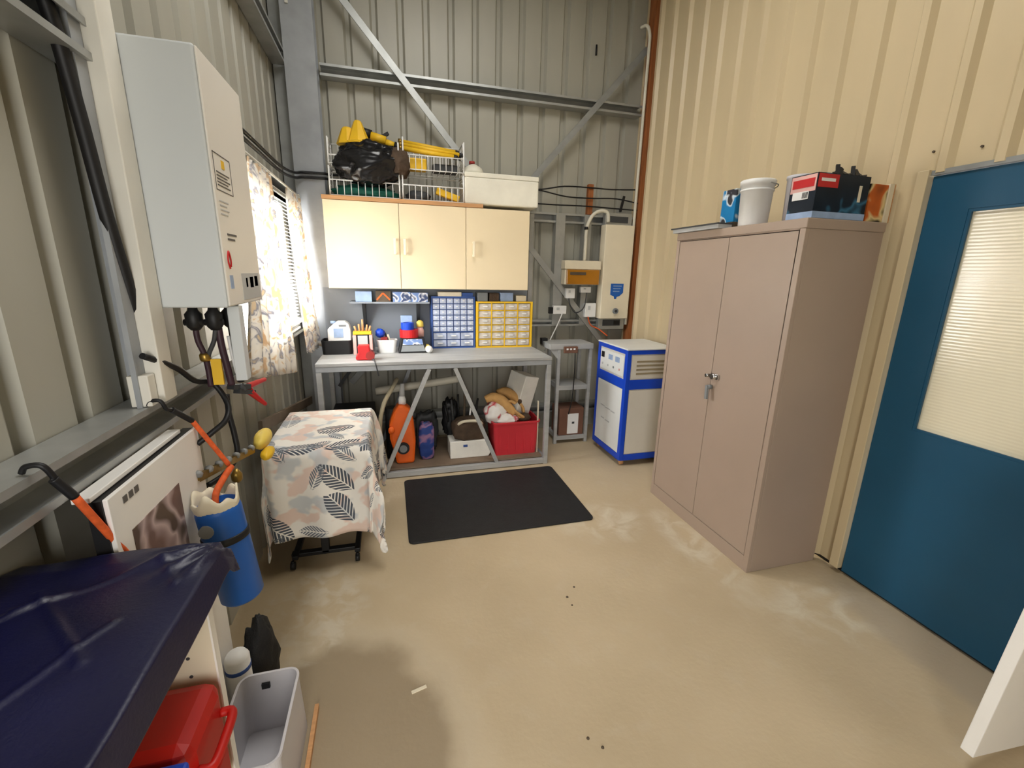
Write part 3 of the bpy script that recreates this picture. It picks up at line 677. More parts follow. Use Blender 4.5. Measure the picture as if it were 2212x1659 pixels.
# ------------------------------------------------------------------ cloth-covered table
ot = thing('overbed_table', 'black pedestal table on castors hidden under a floral cloth', 'table', (-.40, 2.55, 0))
MB().box(-.62, -.165, 2.27, 2.89, .665, .69).build('tabletop', 'mid_grey', ot, .004)
MB().box(-.425, -.385, 2.335, 2.375, .045, .665).build('post', 'black', ot, .004)
MB().box(-.58, -.22, 2.335, 2.372, .038, .062).build('crossbar', 'black', ot, .004)
for x in (-.57, -.25):
    MB().box(x, x+.03, 2.30, 2.86, .045, .07).build('foot', 'black', ot, .004)
for x, y in ((-.565, 2.29), (-.235, 2.29), (-.565, 2.85), (-.235, 2.85)):
    k = MB(); k.cyl((x-.011, y, .022), (x+.011, y, .022), .022, n=16); k.cyl((x, y, .03), (x, y, .05), .008, n=8); k.build('caster', 'black', ot)
def cloth():
    x0, x1, y0, y1, zt = -.632, -.155, 2.255, 2.90, .700
    nu, nv = 76, 84; ex, ey = .46, .50
    def fn(u, v):
        a = -ex + u * ((x1-x0) + 2*ex); b = -ey + v * ((y1-y0) + 2*ey)   # cloth coordinates measured from the table corner
        dx = -a if a < 0 else (a - (x1-x0) if a > x1-x0 else 0); dy = -b if b < 0 else (b - (y1-y0) if b > y1-y0 else 0)
        cx = min(max(a, 0), x1-x0) + x0; cy = min(max(b, 0), y1-y0) + y0
        sx = -1 if a < 0 else 1; sy = -1 if b < 0 else 1
        drop = math.hypot(dx, dy)
        if drop < 1e-6:
            return Vector((cx, cy, zt + .006*noise.noise(Vector((a*9, b*9, 0)))))
        nx, ny = (dx/drop*sx, dy/drop*sy)
        along = (a if dy > dx else b)
        wav = .020 * math.sin(along*26 + 1.0) * min(1, drop/.25) + .012*noise.noise(Vector((a*6, b*6, 3)))
        corner = min(dx, dy)/max(drop, 1e-4)
        out = .022*min(1, drop/.05) + wav*.8 + .10*corner*min(1, drop/.3) + .02*drop
        if sx < 0 and dx > 0: out *= .35
        zz = zt - max(0, drop - .018)*(1.0 - .08*corner)
        return Vector((cx + nx*out, cy + ny*out, max(zz, .10)))
    o = MB().grid(fn, nu, nv).build('table_cloth', 'table_cloth', solid=.002, fixn=False)
    at = o.data.attributes.new('cloth', 'FLOAT_VECTOR', 'POINT')
    for j in range(nv+1):
        for i in range(nu+1): at.data[j*(nu+1)+i].vector = (i/nu*((x1-x0)+2*ex), j/nv*((y1-y0)+2*ey), 0)
    return tag(o, 'grey and blush leaf-print cloth draped over the small table', 'cloth')
cloth()

# ------------------------------------------------------------------ black floor mat
def rounded(x0, x1, y0, y1, r, n=6):
    out = []
    for cx, cy, s in ((x1-r, y1-r, 0), (x0+r, y1-r, 1), (x0+r, y0+r, 2), (x1-r, y0+r, 3)):
        for i in range(n+1):
            th = (s + i/n) * math.pi/2; out.append((cx + r*math.cos(th), cy + r*math.sin(th)))
    return out
tag(MB().prism(rounded(.047, 1.25, 2.365, 3.21, .035), 'xy', 0.0, .012).build('floor_mat', 'black_rubber', bevel=.004), 'black rubber mat lying in front of the workbench', 'mat')

# ------------------------------------------------------------------ workbench
wb = thing('workbench', 'long grey steel workbench with diagonal braces and a lower shelf', 'workbench', (.36, 3.6, 0))
bx0, bx1, by0, by1 = -.525, 1.245, 3.275, 3.97
MB().box(bx0, bx1, by0, by0+.17, .905, .93).build('plank', 'bench_grey', wb, .003)
MB().box(bx0, bx1, by0+.174, by0+.345, .905, .93).build('plank', 'bench_grey', wb, .003)
MB().box(bx0, bx1, by0+.349, by1, .905, .93).build('plank', 'bench_grey', wb, .003)
MB().box(bx0, bx1, by0+.004, by0+.04, .865, .905).build('rail', 'steel_paint', wb, .003)
MB().box(bx0, bx1, by1-.04, by1-.004, .865, .905).build('rail', 'steel_paint', wb, .003)
for x in (bx0, bx1-.038):
    for y in (by0+.004, by1-.042):
        MB().box(x, x+.038, y, y+.038, .0, .865).build('leg', 'bench_grey', wb, .003)
    MB().box(x+.004, x+.034, by0+.042, by1-.042, .87, .903).build('rail', 'steel_paint', wb)
    MB().box(x+.004, x+.034, by0+.042, by1-.042, .012, .048).build('rail', 'steel_paint', wb)
MB().box(bx0+.038, bx1-.038, by0+.004, by0+.04, .006, .05).build('rail', 'bench_grey', wb, .003)
MB().box(bx0+.038, bx1-.038, by1-.04, by1-.004, .006, .05).build('rail', 'steel_paint', wb)
MB().bar((.268, by0+.022, .866), (-.085, by0+.022, .045), .03, .034, (0, 1, 0)).build('diagonal_brace', 'bench_grey', wb)
MB().bar((.462, by0+.022, .866), (.805, by0+.022, .045), .03, .034, (0, 1, 0)).build('diagonal_brace', 'bench_grey', wb)
MB().bar((.20, by1-.022, .866), (-.12, by1-.022, .045), .03, .03, (0, 1, 0)).build('diagonal_brace', 'steel_paint', wb)
MB().bar((.50, by1-.022, .866), (.82, by1-.022, .045), .03, .03, (0, 1, 0)).build('diagonal_brace', 'steel_paint', wb)
MB().bar((-.26, by1-.03, .86), (-.45, by1-.03, .60), .025, .025, (0, 1, 0)).build('diagonal_brace', 'dark_grey', wb)
MB().box(bx0+.04, bx1-.04, by0+.045, by1-.045, .05, .066).build('lower_shelf', 'shelf_board', wb)
MB().box(bx0, 1.235, 3.9735, 3.9815, .91, 1.434).build('backboard', 'panel_grey', wall_back)

ZB = .93
# items on the bench, from the curtain to the right
bb = thing('tray_box', 'open black plastic box at the curtain end of the bench', 'box', (-.41, 3.71, ZB))
tubshell(bb, -.525, -.295, 3.63, 3.80, ZB, 1.04, .006, .004, 'black', .003)
jg = thing('plastic_jug', 'white plastic jug with a moulded handle standing in the black box', 'jug', (-.39, 3.715, ZB+.005))
mb = MB(); mb.prism([(-.475, .936), (-.305, .936), (-.305, 1.12), (-.315, 1.165), (-.345, 1.185), (-.40, 1.185), (-.43, 1.165), (-.475, 1.125)], 'xz', 3.665, 3.765); mb.build('body', 'white_plastic', jg, .012)
mb = MB(); mb.box(-.39, -.335, 3.661, 3.769, 1.145, 1.16); mb.build('handle_hole', 'mid_grey', jg)
MB().lathe([(.02, 0), (.02, .02), (0, .02)], (-.435, 3.715, 1.165), 14).build('cap', 'blue_pale', jg)
MB().box(-.43, -.36, 3.661, 3.665, 1.06, 1.13).build('label', 'blue_pale', jg)
mm = thing('battery_charger', 'upright yellow topped tester with a pale grey screen', 'tester', (-.21, 3.64, ZB))
MB().box(-.288, -.262, 3.60, 3.68, ZB, 1.085).build('side', 'pink', mm, .004); MB().box(-.166, -.142, 3.60, 3.68, ZB, 1.085).build('side', 'pink', mm, .004)
MB().box(-.262, -.166, 3.60, 3.68, ZB, 1.088).build('body', 'black', mm, .003)
MB().box(-.285, -.148, 3.598, 3.682, 1.088, 1.112).build('top', 'yellow', mm, .004)
MB().box(-.250, -.178, 3.596, 3.60, 1.012, 1.082).build('screen', 'print_light', mm)
MB().box(-.248, -.180, 3.594, 3.60, ZB+.01, 1.0).build('face', 'red', mm)
for i, (x, h) in enumerate(((-.262, .04), (-.235, .055), (-.212, .09), (-.185, .05), (-.165, .04))):
    tag(MB().cyl((x, 3.64, 1.112), (x+.006*(i-2), 3.645, 1.112+h), .009, .007, 8).build('wooden_peg', 'timber'), ('leftmost of five', 'second from left of five', 'tallest, middle one of five', 'fourth from left of five', 'rightmost of five')[i] + ' wooden pegs on the yellow topped tester', 'peg', 'wooden pegs on the tester')
rd = thing('tape_dispenser', 'red tape dispenser at the front edge of the bench', 'dispenser', (-.19, 3.40, ZB))
mb = MB(); mb.prism([(-.255, .932), (-.125, .932), (-.13, .955), (-.15, .985), (-.158, 1.04), (-.24, 1.04), (-.238, .985), (-.258, .955)], 'xz', 3.36, 3.44); mb.build('body', 'red', rd, .008)
MB().cyl((-.155, 3.35, .965), (-.155, 3.45, .965), .032, n=18).build('roll', 'copper_red', rd)
pipe('cord', [(-.14, 3.36, .94), (-.125, 3.31, .935), (-.118, 3.27, .92), (-.105, 3.265, .865), (-.10, 3.268, .83)], .005, 'dark_grey', rd)
wbn = thing('storage_bin', 'small white open bin of odds and ends on the bench', 'bin', (-.03, 3.69, ZB))
tubshell(wbn, -.112, .045, 3.645, 3.745, ZB, 1.035, .012, .003, 'white_plastic', .003)
tag(MB().blob((-.085, 3.70, 1.085), (.035, .035, .035), .2, 6, 2).build('wire_ball', 'blue_strong'), 'ball of dark blue cord in the white bin', 'cord')
tag(MB().bar((.0, 3.70, .95), (-.025, 3.69, 1.075), .02, .012).build('brush', 'cream_plastic'), 'cream handled brush standing in the white bin', 'brush')
tag(MB().bar((.025, 3.71, .95), (-.06, 3.72, 1.10), .016, .016).build('file_tool', 'black'), 'black tool leaning out of the white bin', 'tool')
tag(MB().box(-.08, -.03, 3.67, 3.72, .96, 1.055).build('packet', 'copper_red'), 'dark red packet poking out of the white bin', 'packet')
tag(MB().bar((-.125, 3.60, ZB+.004), (-.145, 3.66, 1.055), .014, .01).build('ruler', 'dark_grey'), 'dark strip leaning between the tester and the white bin', 'strip')
sc = thing('kitchen_scale', 'black edged scale with a sloping grey front, holding tape rolls', 'scale', (.17, 3.70, ZB))
mb = MB(); mb.add([(.052, 3.62, ZB), (.288, 3.62, ZB), (.288, 3.80, ZB), (.052, 3.80, ZB), (.078, 3.66, 1.045), (.262, 3.66, 1.045), (.262, 3.80, 1.045), (.078, 3.80, 1.045)], [(3,2,1,0),(4,5,6,7),(0,1,5,4),(1,2,6,5),(2,3,7,6),(3,0,4,7)])
mb.build('body', 'black', sc, .004)
mb = MB(); mb.add([(.072, 3.6215, ZB+.012), (.268, 3.6215, ZB+.012), (.254, 3.640, ZB+.06), (.086, 3.640, ZB+.06)], [(0, 1, 2, 3)]); mb.build('front_plate', 'mid_grey', sc, solid=.004)
mb = MB(); mb.add([(.088, 3.641, ZB+.065), (.252, 3.641, ZB+.065), (.244, 3.656, ZB+.108), (.096, 3.656, ZB+.108)], [(0, 1, 2, 3)]); mb.build('packet_print', 'magazine', sc, solid=.004)
def ring(name, c, R, r, h, m, label):
    return tag(MB().lathe([(r, 0), (R, 0), (R, h), (r, h), (r, 0)], c, 24, smooth=False).build(name, m), label, 'tape')
ring('tape_roll', (.145, 3.73, 1.0455), .075, .05, .065, 'red', 'red tape roll lying on the scale')
ring('tape_roll', (.135, 3.73, 1.1105), .052, .036, .055, 'blue_strong', 'blue tape roll stacked on the red one')
tag(MB().box(.085, .18, 3.80, 3.86, ZB, 1.215).build('container', 'blue_pale', bevel=.006), 'pale blue container behind the stacked tape rolls', 'container')
yb = thing('squeeze_bottle', 'squeeze bottle with yellow cap beside the red tape roll', 'bottle', (.255, 3.78, 1.0455))
MB().lathe([(0, 0), (.030, 0), (.032, .05), (.024, .07), (.02, .08), (0, .08)], (.238, 3.765, 1.0455), 16).build('body', 'pink', yb)
MB().lathe([(.028, .08), (.03, .09), (.028, .12), (.012, .135), (0, .135)], (.238, 3.765, 1.0455), 16).build('cap', 'yellow_pale', yb)
sp = thing('spray_can', 'white topped spray can lying on the bench beside the blue drawers', 'spray can', (.30, 3.66, ZB))
MB().lathe([(0, 0), (.026, 0), (.028, .01), (.028, .09), (.02, .10), (0, .10)], (.285, 3.72, .96), 16, (.1, -1, .0)).build('body', 'yellow_pale', sp)
MB().lathe([(.026, .10), (.03, .105), (.026, .135), (.012, .15), (0, .15)], (.285, 3.72, .96), 16, (.1, -1, .0)).build('cap', 'white_plastic', sp)

# small-parts drawer cabinets
def drawers(root, cols, rows, x0, x1, z0, z1, yf, m, gap, pull):
    w = (x1-x0)/cols; h = (z1-z0)/rows; base = None
    for r in range(rows):
        for c in range(cols):
            a = x0 + c*w + gap; b = z0 + r*h + gap
            if base is None:
                base = MB().box(a, a+w-2*gap, yf-.006, yf+.02, b, b+h-2*gap).build('drawer', m, root)
                bp = MB().box(a+w*.28, a+w*.72-2*gap, yf-.014, yf-.006, b+h*.38, b+h*.52).build('pull', pull, base); o0 = (a, b)
            else:
                d = clone(base, (a-o0[0], 0, b-o0[1]), root)
                clone(bp, (0, 0, 0), d)
dc = thing('drawer_cabinet', 'blue small-parts drawer cabinet with rows of tiny clear drawers', 'drawer cabinet', (.525, 3.89, ZB), 'small-parts drawer cabinets')
x0, x1, z1 = .338, .716, 1.375
mb = MB(); mb.box(x0, x1, 3.835, 3.965, ZB, z1); mb.build('case', 'blue_frame', dc)
mb = MB(); mb.box(x0, x0+.012, 3.815, 3.835, ZB, z1); mb.box(x1-.012, x1, 3.815, 3.835, ZB, z1); mb.box(x0+.012, x1-.012, 3.815, 3.835, ZB, ZB+.012); mb.box(x0+.012, x1-.012, 3.815, 3.835, z1-.014, z1); mb.box(x0+.012, x1-.012, 3.815, 3.835, 1.068, 1.074)
mb.build('face_frame', 'blue_frame', dc)
drawers(dc, 6, 6, x0+.012, x1-.012, 1.074, z1-.014, 3.822, 'clear_drawer', .004, 'white_plastic')
drawers(dc, 3, 2, x0+.012, x1-.012, ZB+.012, 1.068, 3.822, 'clear_drawer', .005, 'white_plastic')
tag(MB().box(.40, .60, 3.83, 3.95, 1.375, 1.41).build('flat_box', 'cream_plastic'), 'flat cream box on top of the blue drawer cabinet', 'box')
tag(MB().box(.605, .70, 3.83, 3.95, 1.375, 1.405).build('flat_box', 'blue_frame'), 'flat dark blue box on top of the blue drawer cabinet', 'box')
dy = thing('drawer_cabinet', 'yellow framed small-parts cabinet with four columns of clear drawers', 'drawer cabinet', (.975, 3.87, ZB), 'small-parts drawer cabinets')
x0, x1, z1 = .722, 1.232, 1.335
MB().box(x0+.004, x1-.004, 3.81, 3.96, ZB, z1-.002).build('case', 'mid_grey', dy)
mb = MB(); mb.box(x0, x0+.018, 3.785, 3.81, ZB, z1); mb.box(x1-.018, x1, 3.785, 3.81, ZB, z1); mb.box(x0+.018, x1-.018, 3.785, 3.81, ZB, ZB+.014); mb.box(x0+.018, x1-.018, 3.785, 3.81, z1-.014, z1)
w = (x1-x0-.036)/4; h = (z1-ZB-.028)/6
for i in range(1, 4): mb.box(x0+.018+i*w-.004, x0+.018+i*w+.004, 3.787, 3.81, ZB+.014, z1-.014)
for j in range(1, 6):
    for i in range(4): mb.box(x0+.018+i*w+.004, x0+.018+(i+1)*w-.004, 3.788, 3.81, ZB+.014+j*h-.003, ZB+.014+j*h+.003)
mb.build('face_frame', 'yellow', dy)
drawers(dy, 4, 6, x0+.018, x1-.018, ZB+.014, z1-.014, 3.796, 'clear_drawer_warm', .006, 'white_plastic')
for nm, a, b, hh, m, lb in (('tin', .74, .83, .075, 'mid_grey', 'grey tin on top of the yellow drawer cabinet, leftmost of the row'), ('box', .845, .93, .07, 'brown_bag', 'brown box on top of the yellow drawer cabinet'), ('notebook', .945, 1.06, .075, 'blue_pale', 'pale blue pack on top of the yellow drawer cabinet'), ('box', 1.09, 1.18, .05, 'cream_plastic', 'cream box on top of the yellow drawer cabinet, rightmost of the row')):
    tag(MB().box(a, b, 3.82, 3.93, 1.335, 1.335+hh).build(nm, m, bevel=.003), lb, 'box')
# shelf on brackets
sf = thing('bracket_shelf', 'narrow grey shelf on brackets under the wall cabinet', 'shelf', (.0, 3.87, 1.32))
MB().box(-.305, .322, 3.755, 3.973, 1.318, 1.33).build('board', 'panel_grey', sf)
for x in (-.205, .235):
    mb = MB(); mb.prism([(3.80, 1.318), (3.973, 1.318), (3.973, 1.10), (3.955, 1.10)], 'yz', x-.012, x+.012); mb.build('bracket', 'dark_grey', sf)
tag(MB().box(-.262, -.135, 3.78, 3.90, 1.33, 1.412).build('carton', 'blue_pale', bevel=.003), 'pale blue carton at the left end of the bracket shelf', 'carton')
vb = thing('carton', 'dark carton with an orange chevron on the bracket shelf', 'carton', (-.05, 3.83, 1.33))
MB().box(-.105, .012, 3.785, 3.90, 1.33, 1.415).build('body', 'dark_timber', vb)
mb = MB(); mb.bar((-.098, 3.784, 1.345), (-.048, 3.784, 1.40), .003, .012, (0, 0, 1)); mb.bar((-.048, 3.784, 1.40), (.006, 3.784, 1.345), .003, .012, (0, 0, 1)); mb.build('chevron', 'orange', vb)
tag(MB().box(.028, .17, 3.78, 3.90, 1.33, 1.41).build('magazine_pack', 'magazine'), 'blue and white printed pack on the bracket shelf beside the chevron carton', 'pack')
tag(MB().box(.175, .31, 3.785, 3.90, 1.33, 1.405).build('magazine_pack', 'magazine'), 'blue and white printed pack at the right end of the bracket shelf', 'pack')

# ------------------------------------------------------------------ under the bench
ZS = .066
ov = thing('garden_blower', 'orange garden blower vacuum standing upright under the bench', 'blower', (.06, 3.45, ZS))
mb = MB(); mb.prism([(.0, ZS), (.14, ZS), (.155, .25), (.145, .42), (.12, .52), (.075, .56), (.03, .56), (-.01, .50), (-.045, .40), (-.045, .28), (-.015, .16)], 'xz', 3.39, 3.52); mb.build('body', 'orange', ov, .02)
MB().cyl((.055, 3.37, .205), (.055, 3.40, .205), .048, n=22).build('intake_ring', 'black', ov)
MB().cyl((.055, 3.362, .205), (.055, 3.372, .205), .030, n=18).build('intake_grille', 'mid_grey', ov)
MB().lathe([(.03, 0), (.03, .04), (.022, .06), (.018, .07), (0, .07)], (.062, 3.45, .555), 14).build('neck', 'white_plastic', ov)
MB().cyl((.062, 3.45, .62), (.07, 3.455, .72), .022, .018, 12).build('spout', 'print_light', ov)
MB().blob((-.03, 3.385, .36), (.024, .02, .03), .1, 3, 2).build('knob', 'orange', ov)
tag(pipe('hose', [(.03, 3.60, .72), (-.01, 3.47, .68), (-.075, 3.41, .58), (-.112, 3.39, .43), (-.112, 3.40, .28), (-.09, 3.42, .12), (-.085, 3.43, .08)], .017, 'hose_beige'), 'beige flexible hose arching beside the orange blower', 'hose')
tag(pipe('pvc_pipe', [(-.145, 3.76, .585), (.1, 3.76, .612), (.35, 3.76, .64), (.56, 3.76, .665)], .035, 'pvc'), 'white plastic pipe lying across behind the orange blower', 'pipe')
tag(MB().blob((.245, 3.47, .225), (.062, .045, .155), .14, 5, 6, flat=ZS, box=.5).build('shopping_bag', 'bag_blue'), 'dark blue printed bag standing beside the orange blower', 'bag')
tag(MB().blob((.26, 3.66, .24), (.085, .06, .17), .3, 7, 9, flat=ZS, box=.6).build('rubbish_bag', 'dark_grey'), 'dark grey bag behind the blue printed bag', 'bag')
wx = thing('carton', 'low white carton under the brown bag below the bench', 'carton', (.59, 3.45, ZS))
mb = MB(); mb.prism([(.432, ZS), (.755, ZS), (.785, .12), (.775, .17), (.735, .215), (.43, .215)], 'xz', 3.40, 3.58); mb.build('body', 'foam', wx, .006)
MB().box(.54, .575, 3.3975, 3.40, .165, .185).build('mark', 'blue_frame', wx)
bg = thing('tool_bag', 'brown canvas tool bag sitting on the white carton', 'bag', (.59, 3.47, .215))
MB().blob((.595, 3.48, .30), (.14, .08, .10), .14, 5, 12, flat=.2152, box=.65).build('body', 'brown_bag', bg)
MB().tube([(.50, 3.42, .36), (.55, 3.40, .39), (.66, 3.40, .385), (.70, 3.42, .35)], .013, 8).build('roll_edge', 'cream_plastic', bg)
for i in range(6):
    x = .43 + .045*i; a = (-.5 + .22*i)
    tag(MB().cyl((x, 3.50 + .012*(i % 3), .36), (x + .05*a, 3.52, .50 + .045*((i*5) % 4)), .010 + .002*(i % 2), .008, 8).build('hand_tool', ('black', 'dark_grey', 'black', 'dark_timber', 'white_plastic', 'black')[i]),
        ('slim black tool handle nearest the orange blower', 'dark grey tool handle in the brown bag', 'black tool handle in the middle of the brown bag', 'brown timber tool handle in the brown bag', 'white tool handle leaning out of the brown bag', 'black tool handle nearest the red tub')[i], 'tool handle', 'tools in the brown bag')
tag(MB().blob((.46, 3.62, .36), (.06, .06, .15), .4, 9, 21, box=.7).build('tool_roll', 'black'), 'black tool roll standing behind the brown bag', 'tool roll')
rt = thing('storage_tub', 'red plastic tub full of gloves and rags under the bench', 'tub', (1.0, 3.5, ZS))
tubshell(rt, .79, 1.195, 3.365, 3.66, ZS, .365, .022, .005, 'red_tub', .008)
for i in range(5):
    MB().box(.845+.07*i, .853+.07*i, 3.372, 3.382, .10, .33).build('rib', 'red_tub', rt)
tag(MB().blob((.83, 3.47, .43), (.10, .08, .10), .22, 5, 31).build('towel', 'towel'), 'crumpled white and red towel spilling over the red tub', 'towel')
tag(MB().blob((.92, 3.42, .375), (.09, .05, .05), .25, 6, 33).build('rag', 'towel'), 'white rag lying over the front rim of the red tub', 'rag')
gl = thing('work_glove', 'tan leather work glove lying on top of the red tub', 'glove', (.95, 3.47, .47))
MB().tube([(.74, 3.47, .545), (.80, 3.465, .565), (.87, 3.455, .54), (.93, 3.44, .48), (.98, 3.43, .42)], lambda t: .030 + .014*math.sin(t*3.1), 10).build('palm', 'leather', gl)
for i in range(4): MB().tube([(.955 + .008*i, 3.44 - .01*i, .45), (1.0 + .012*i, 3.425 - .01*i, .42 - .004*i), (1.03 + .012*i, 3.415, .385)], .012, 7).build('finger', 'leather', gl)
MB().tube([(.90, 3.44, .52), (.95, 3.43, .53), (.99, 3.425, .51)], .013, 7).build('thumb', 'leather', gl)
g2 = thing('work_glove', 'tan leather work glove at the back of the red tub beside the foam box', 'glove', (.95, 3.56, .5))
MB().tube([(.86, 3.56, .57), (.93, 3.56, .58), (1.0, 3.55, .54), (1.06, 3.53, .48)], lambda t: .028 + .016*math.sin(t*3.1), 10).build('palm', 'leather', g2)
for i in range(3): MB().tube([(1.05, 3.53 - .012*i, .49), (1.075, 3.51 - .014*i, .45), (1.08, 3.50 - .014*i, .41)], .012, 7).build('finger', 'leather', g2)
MB().blob((1.05, 3.50, .50), (.018, .012, .025), .1, 3, 1).build('cuff_hole', 'brown_bag', g2)
tag(MB().blob((1.07, 3.44, .38), (.06, .04, .035), .2, 5, 41).build('rag', 'brown_bag'), 'brown rag at the glove fingers in the red tub', 'rag')
fb = thing('foam_box', 'white foam box propped at a tilt in the red tub', 'box', (1.1, 3.62, .36))
MB(Matrix.Translation((1.085, 3.62, .555)) @ Matrix.Rotation(math.radians(15), 4, 'Y') @ Matrix.Rotation(math.radians(28), 4, 'Z')).box(-.085, .085, -.10, .10, -.17, .17).build('body', 'foam', fb, .008)
tag(MB().bar((1.185, 3.40, ZS), (1.17, 3.36, .54), .008, .02).build('timber_offcut', 'cream_plastic'), 'pale timber offcut upright between the red tub and bench leg', 'timber offcut')
tag(MB().box(-.49, -.16, 3.55, 3.90, ZS, .46).build('plastic_crate', 'black', bevel=.01), 'large black crate under the curtain end of the bench', 'crate')
tag(MB().blob((-.17, 3.50, .345), (.055, .05, .055), .12, 4, 3).build('helmet', 'red_tub'), 'small red plastic cover between cloth and beige hose', 'cover')
tag(MB().box(-.235, -.14, 3.44, 3.54, ZS, .292).build('carton', 'dark_grey'), 'dark carton carrying the small red cover', 'carton')
tag(MB().cyl((-.02, 3.55, ZS), (-.02, 3.55, .50), .055, n=16).build('vacuum_tube', 'black'), 'black tube standing behind the beige hose', 'tube')

# ------------------------------------------------------------------ cream wall cabinet and what stands on it
wc = thing('wall_cabinet', 'cream three-door wall cabinet above the workbench', 'cabinet', (.36, 3.87, 1.435))
mb = MB(); cx0, cx1, cz0, cz1 = -.447, 1.165, 1.436, 2.082
mb.box(cx0, cx0+.018, 3.742, 4.02, cz0, cz1); mb.box(cx1-.018, cx1, 3.742, 4.02, cz0, cz1); mb.box(cx0+.018, cx1-.018, 3.742, 4.02, cz0, cz0+.018); mb.box(cx0+.018, cx1-.018, 3.742, 4.02, cz1-.018, cz1); mb.box(cx0+.018, cx1-.018, 4.012, 4.02, cz0+.018, cz1-.018)
mb.box(.092, .108, 3.742, 4.012, cz0+.018, cz1-.018); mb.box(.616, .632, 3.742, 4.012, cz0+.018, cz1-.018)
mb.build('carcass', 'cream_edge', wc)
for a, b, hx in ((-.442, .097, .062), (.102, .621, .137), (.627, 1.161, .684)):
    d = MB().box(a, b, 3.722, 3.740, cz0+.002, cz1-.002).build('door', 'cream_melamine', wc, .002)
    mb = MB(); mb.bar((hx, 3.694, 1.70), (hx, 3.694, 1.822), .020, .012, (0, 1, 0)); mb.box(hx-.008, hx+.008, 3.694, 3.722, 1.702, 1.716); mb.box(hx-.008, hx+.008, 3.694, 3.722, 1.806, 1.820)
    mb.build('handle', 'cream_edge', d, .003)
tag(MB().box(-.45, .765, 3.718, 4.0, 2.0825, 2.112).build('timber_board', 'timber', bevel=.002), 'varnished timber board lying on top of the cream wall cabinet', 'board')
def basket(label, x0, x1, y0, y1, z0, hf, hb, lean=0.0):
    b = thing('wire_basket', label, 'basket', ((x0+x1)/2, (y0+y1)/2, z0), 'white wire baskets on the wall cabinet')
    r = .0042; fr = MB()
    c = [(x0, y0), (x1, y0), (x1, y1), (x0, y1)]
    fr.tube([(x0, y0, z0+r), (x1, y0, z0+r)], r, 6, 1); fr.tube([(x0, y1, z0+r), (x1, y1, z0+r)], r, 6, 1); fr.tube([(x0, y0, z0+r), (x0, y1, z0+r)], r, 6, 1); fr.tube([(x1, y0, z0+r), (x1, y1, z0+r)], r, 6, 1)
    fr.tube([(x0, y0, z0+hf), (x1, y0, z0+hf)], r*1.2, 6, 1); fr.tube([(x0, y1, z0+hb), (x1, y1, z0+hb)], r, 6, 1)
    for x in (x0, x1):
        fr.tube([(x, y0, z0+hf), (x, y0+.05, z0+hb), (x, y1, z0+hb)], r*1.2, 6, 1)
        fr.tube([(x, y0, z0), (x, y0, z0+hb)], r*1.4, 6, 1); fr.tube([(x, y1, z0), (x, y1, z0+hb)], r, 6, 1)
    fr.build('frame', 'white_plastic', b)
    n = 9
    base = MB().tube([(x0 + (x1-x0)/(n+1), y0, z0), (x0 + (x1-x0)/(n+1), y0, z0+hf)], r*.8, 6, 1).build('wire', 'white_plastic', b)
    for i in range(1, n): clone(base, ((x1-x0)/(n+1)*i, 0, 0), b)
    base = MB().tube([(x0 + (x1-x0)/(n+1), y0, z0+r), (x0 + (x1-x0)/(n+1), y1, z0+r), (x0 + (x1-x0)/(n+1), y1, z0+hb)], r*.6, 5, 1).build('wire', 'white_plastic', b)
    for i in range(1, n): clone(base, ((x1-x0)/(n+1)*i, 0, 0), b)
    for k in range(1, 5):
        zz = z0 + hb*k/5
        base = MB().tube([(x0, y0+.03, zz), (x0, y1, zz)], r*.6, 5, 1).build('wire', 'white_plastic', b); clone(base, (x1-x0, 0, 0), b)
basket('white wire basket at the column end, holding green cloth', -.388, .115, 3.755, 3.985, 2.114, .11, .205)
basket('white wire basket next to the foam box, bottom of its stack', .140, .612, 3.755, 3.985, 2.114, .11, .205)
basket('white wire basket stacked on top, holding a yellow tripod', .150, .616, 3.765, 3.985, 2.335, .105, .225)
basket('white wire basket stacked above the green cloth, behind the black bag', -.386, .115, 3.765, 3.985, 2.335, .06, .18)
tag(MB().blob((-.14, 3.86, 2.155), (.23, .085, .055), .3, 8, 5, flat=2.122).build('cloth', 'green'), 'dark green cloth in the lower left wire basket', 'cloth')
def bag():
    def fn(u, v):
        th = u*2*math.pi; ph = (v-.5)*math.pi*.998
        d = Vector((math.cos(ph)*math.cos(th), math.cos(ph)*math.sin(th), math.sin(ph)))
        k = 1 + .16*noise.noise(d*2.2 + Vector((3, 1, 2))) - .16*abs(noise.noise(d*5 + Vector((1, 7, 2)))) - .06*abs(noise.noise(d*11))
        p = Vector((d.x*.27, d.y*.14, d.z*.165))*k + Vector((-.09, 3.80, 2.355))
        if d.x > .3: p.z += (d.x-.3)*.02; p.y -= .0
        return p
    return tag(MB().grid(fn, 64, 36, True).build('rubbish_bag', 'black_gloss'), 'stuffed black plastic bag slumped over the wire basket', 'bag')
bag()
tag(MB().blob((.11, 3.79, 2.37), (.09, .09, .10), .25, 6, 8).build('cloth', 'brown_bag'), 'dark olive cloth bundled beside the black bag', 'cloth')
hy = thing('funnel', 'yellow plastic cone standing on the black bag', 'cone', (-.2, 3.84, 2.47))
MB().lathe([(.10, 0), (.102, .012), (.085, .02), (.030, .155), (.022, .165), (0, .165)], (-.17, 3.84, 2.49), 8, smooth=False).build('cone', 'yellow', hy)
MB().lathe([(.08, 0), (.08, .01), (.04, .11), (.03, .12), (0, .12)], (-.25, 3.87, 2.49), 8, smooth=False).build('side_cone', 'yellow', hy)
dr = thing('hand_drill', 'yellow and black power tool lying behind the yellow cone', 'power tool', (0, 3.86, 2.5))
MB().cyl((-.08, 3.87, 2.565), (.03, 3.865, 2.545), .036, .030, 14).build('body', 'yellow', dr)
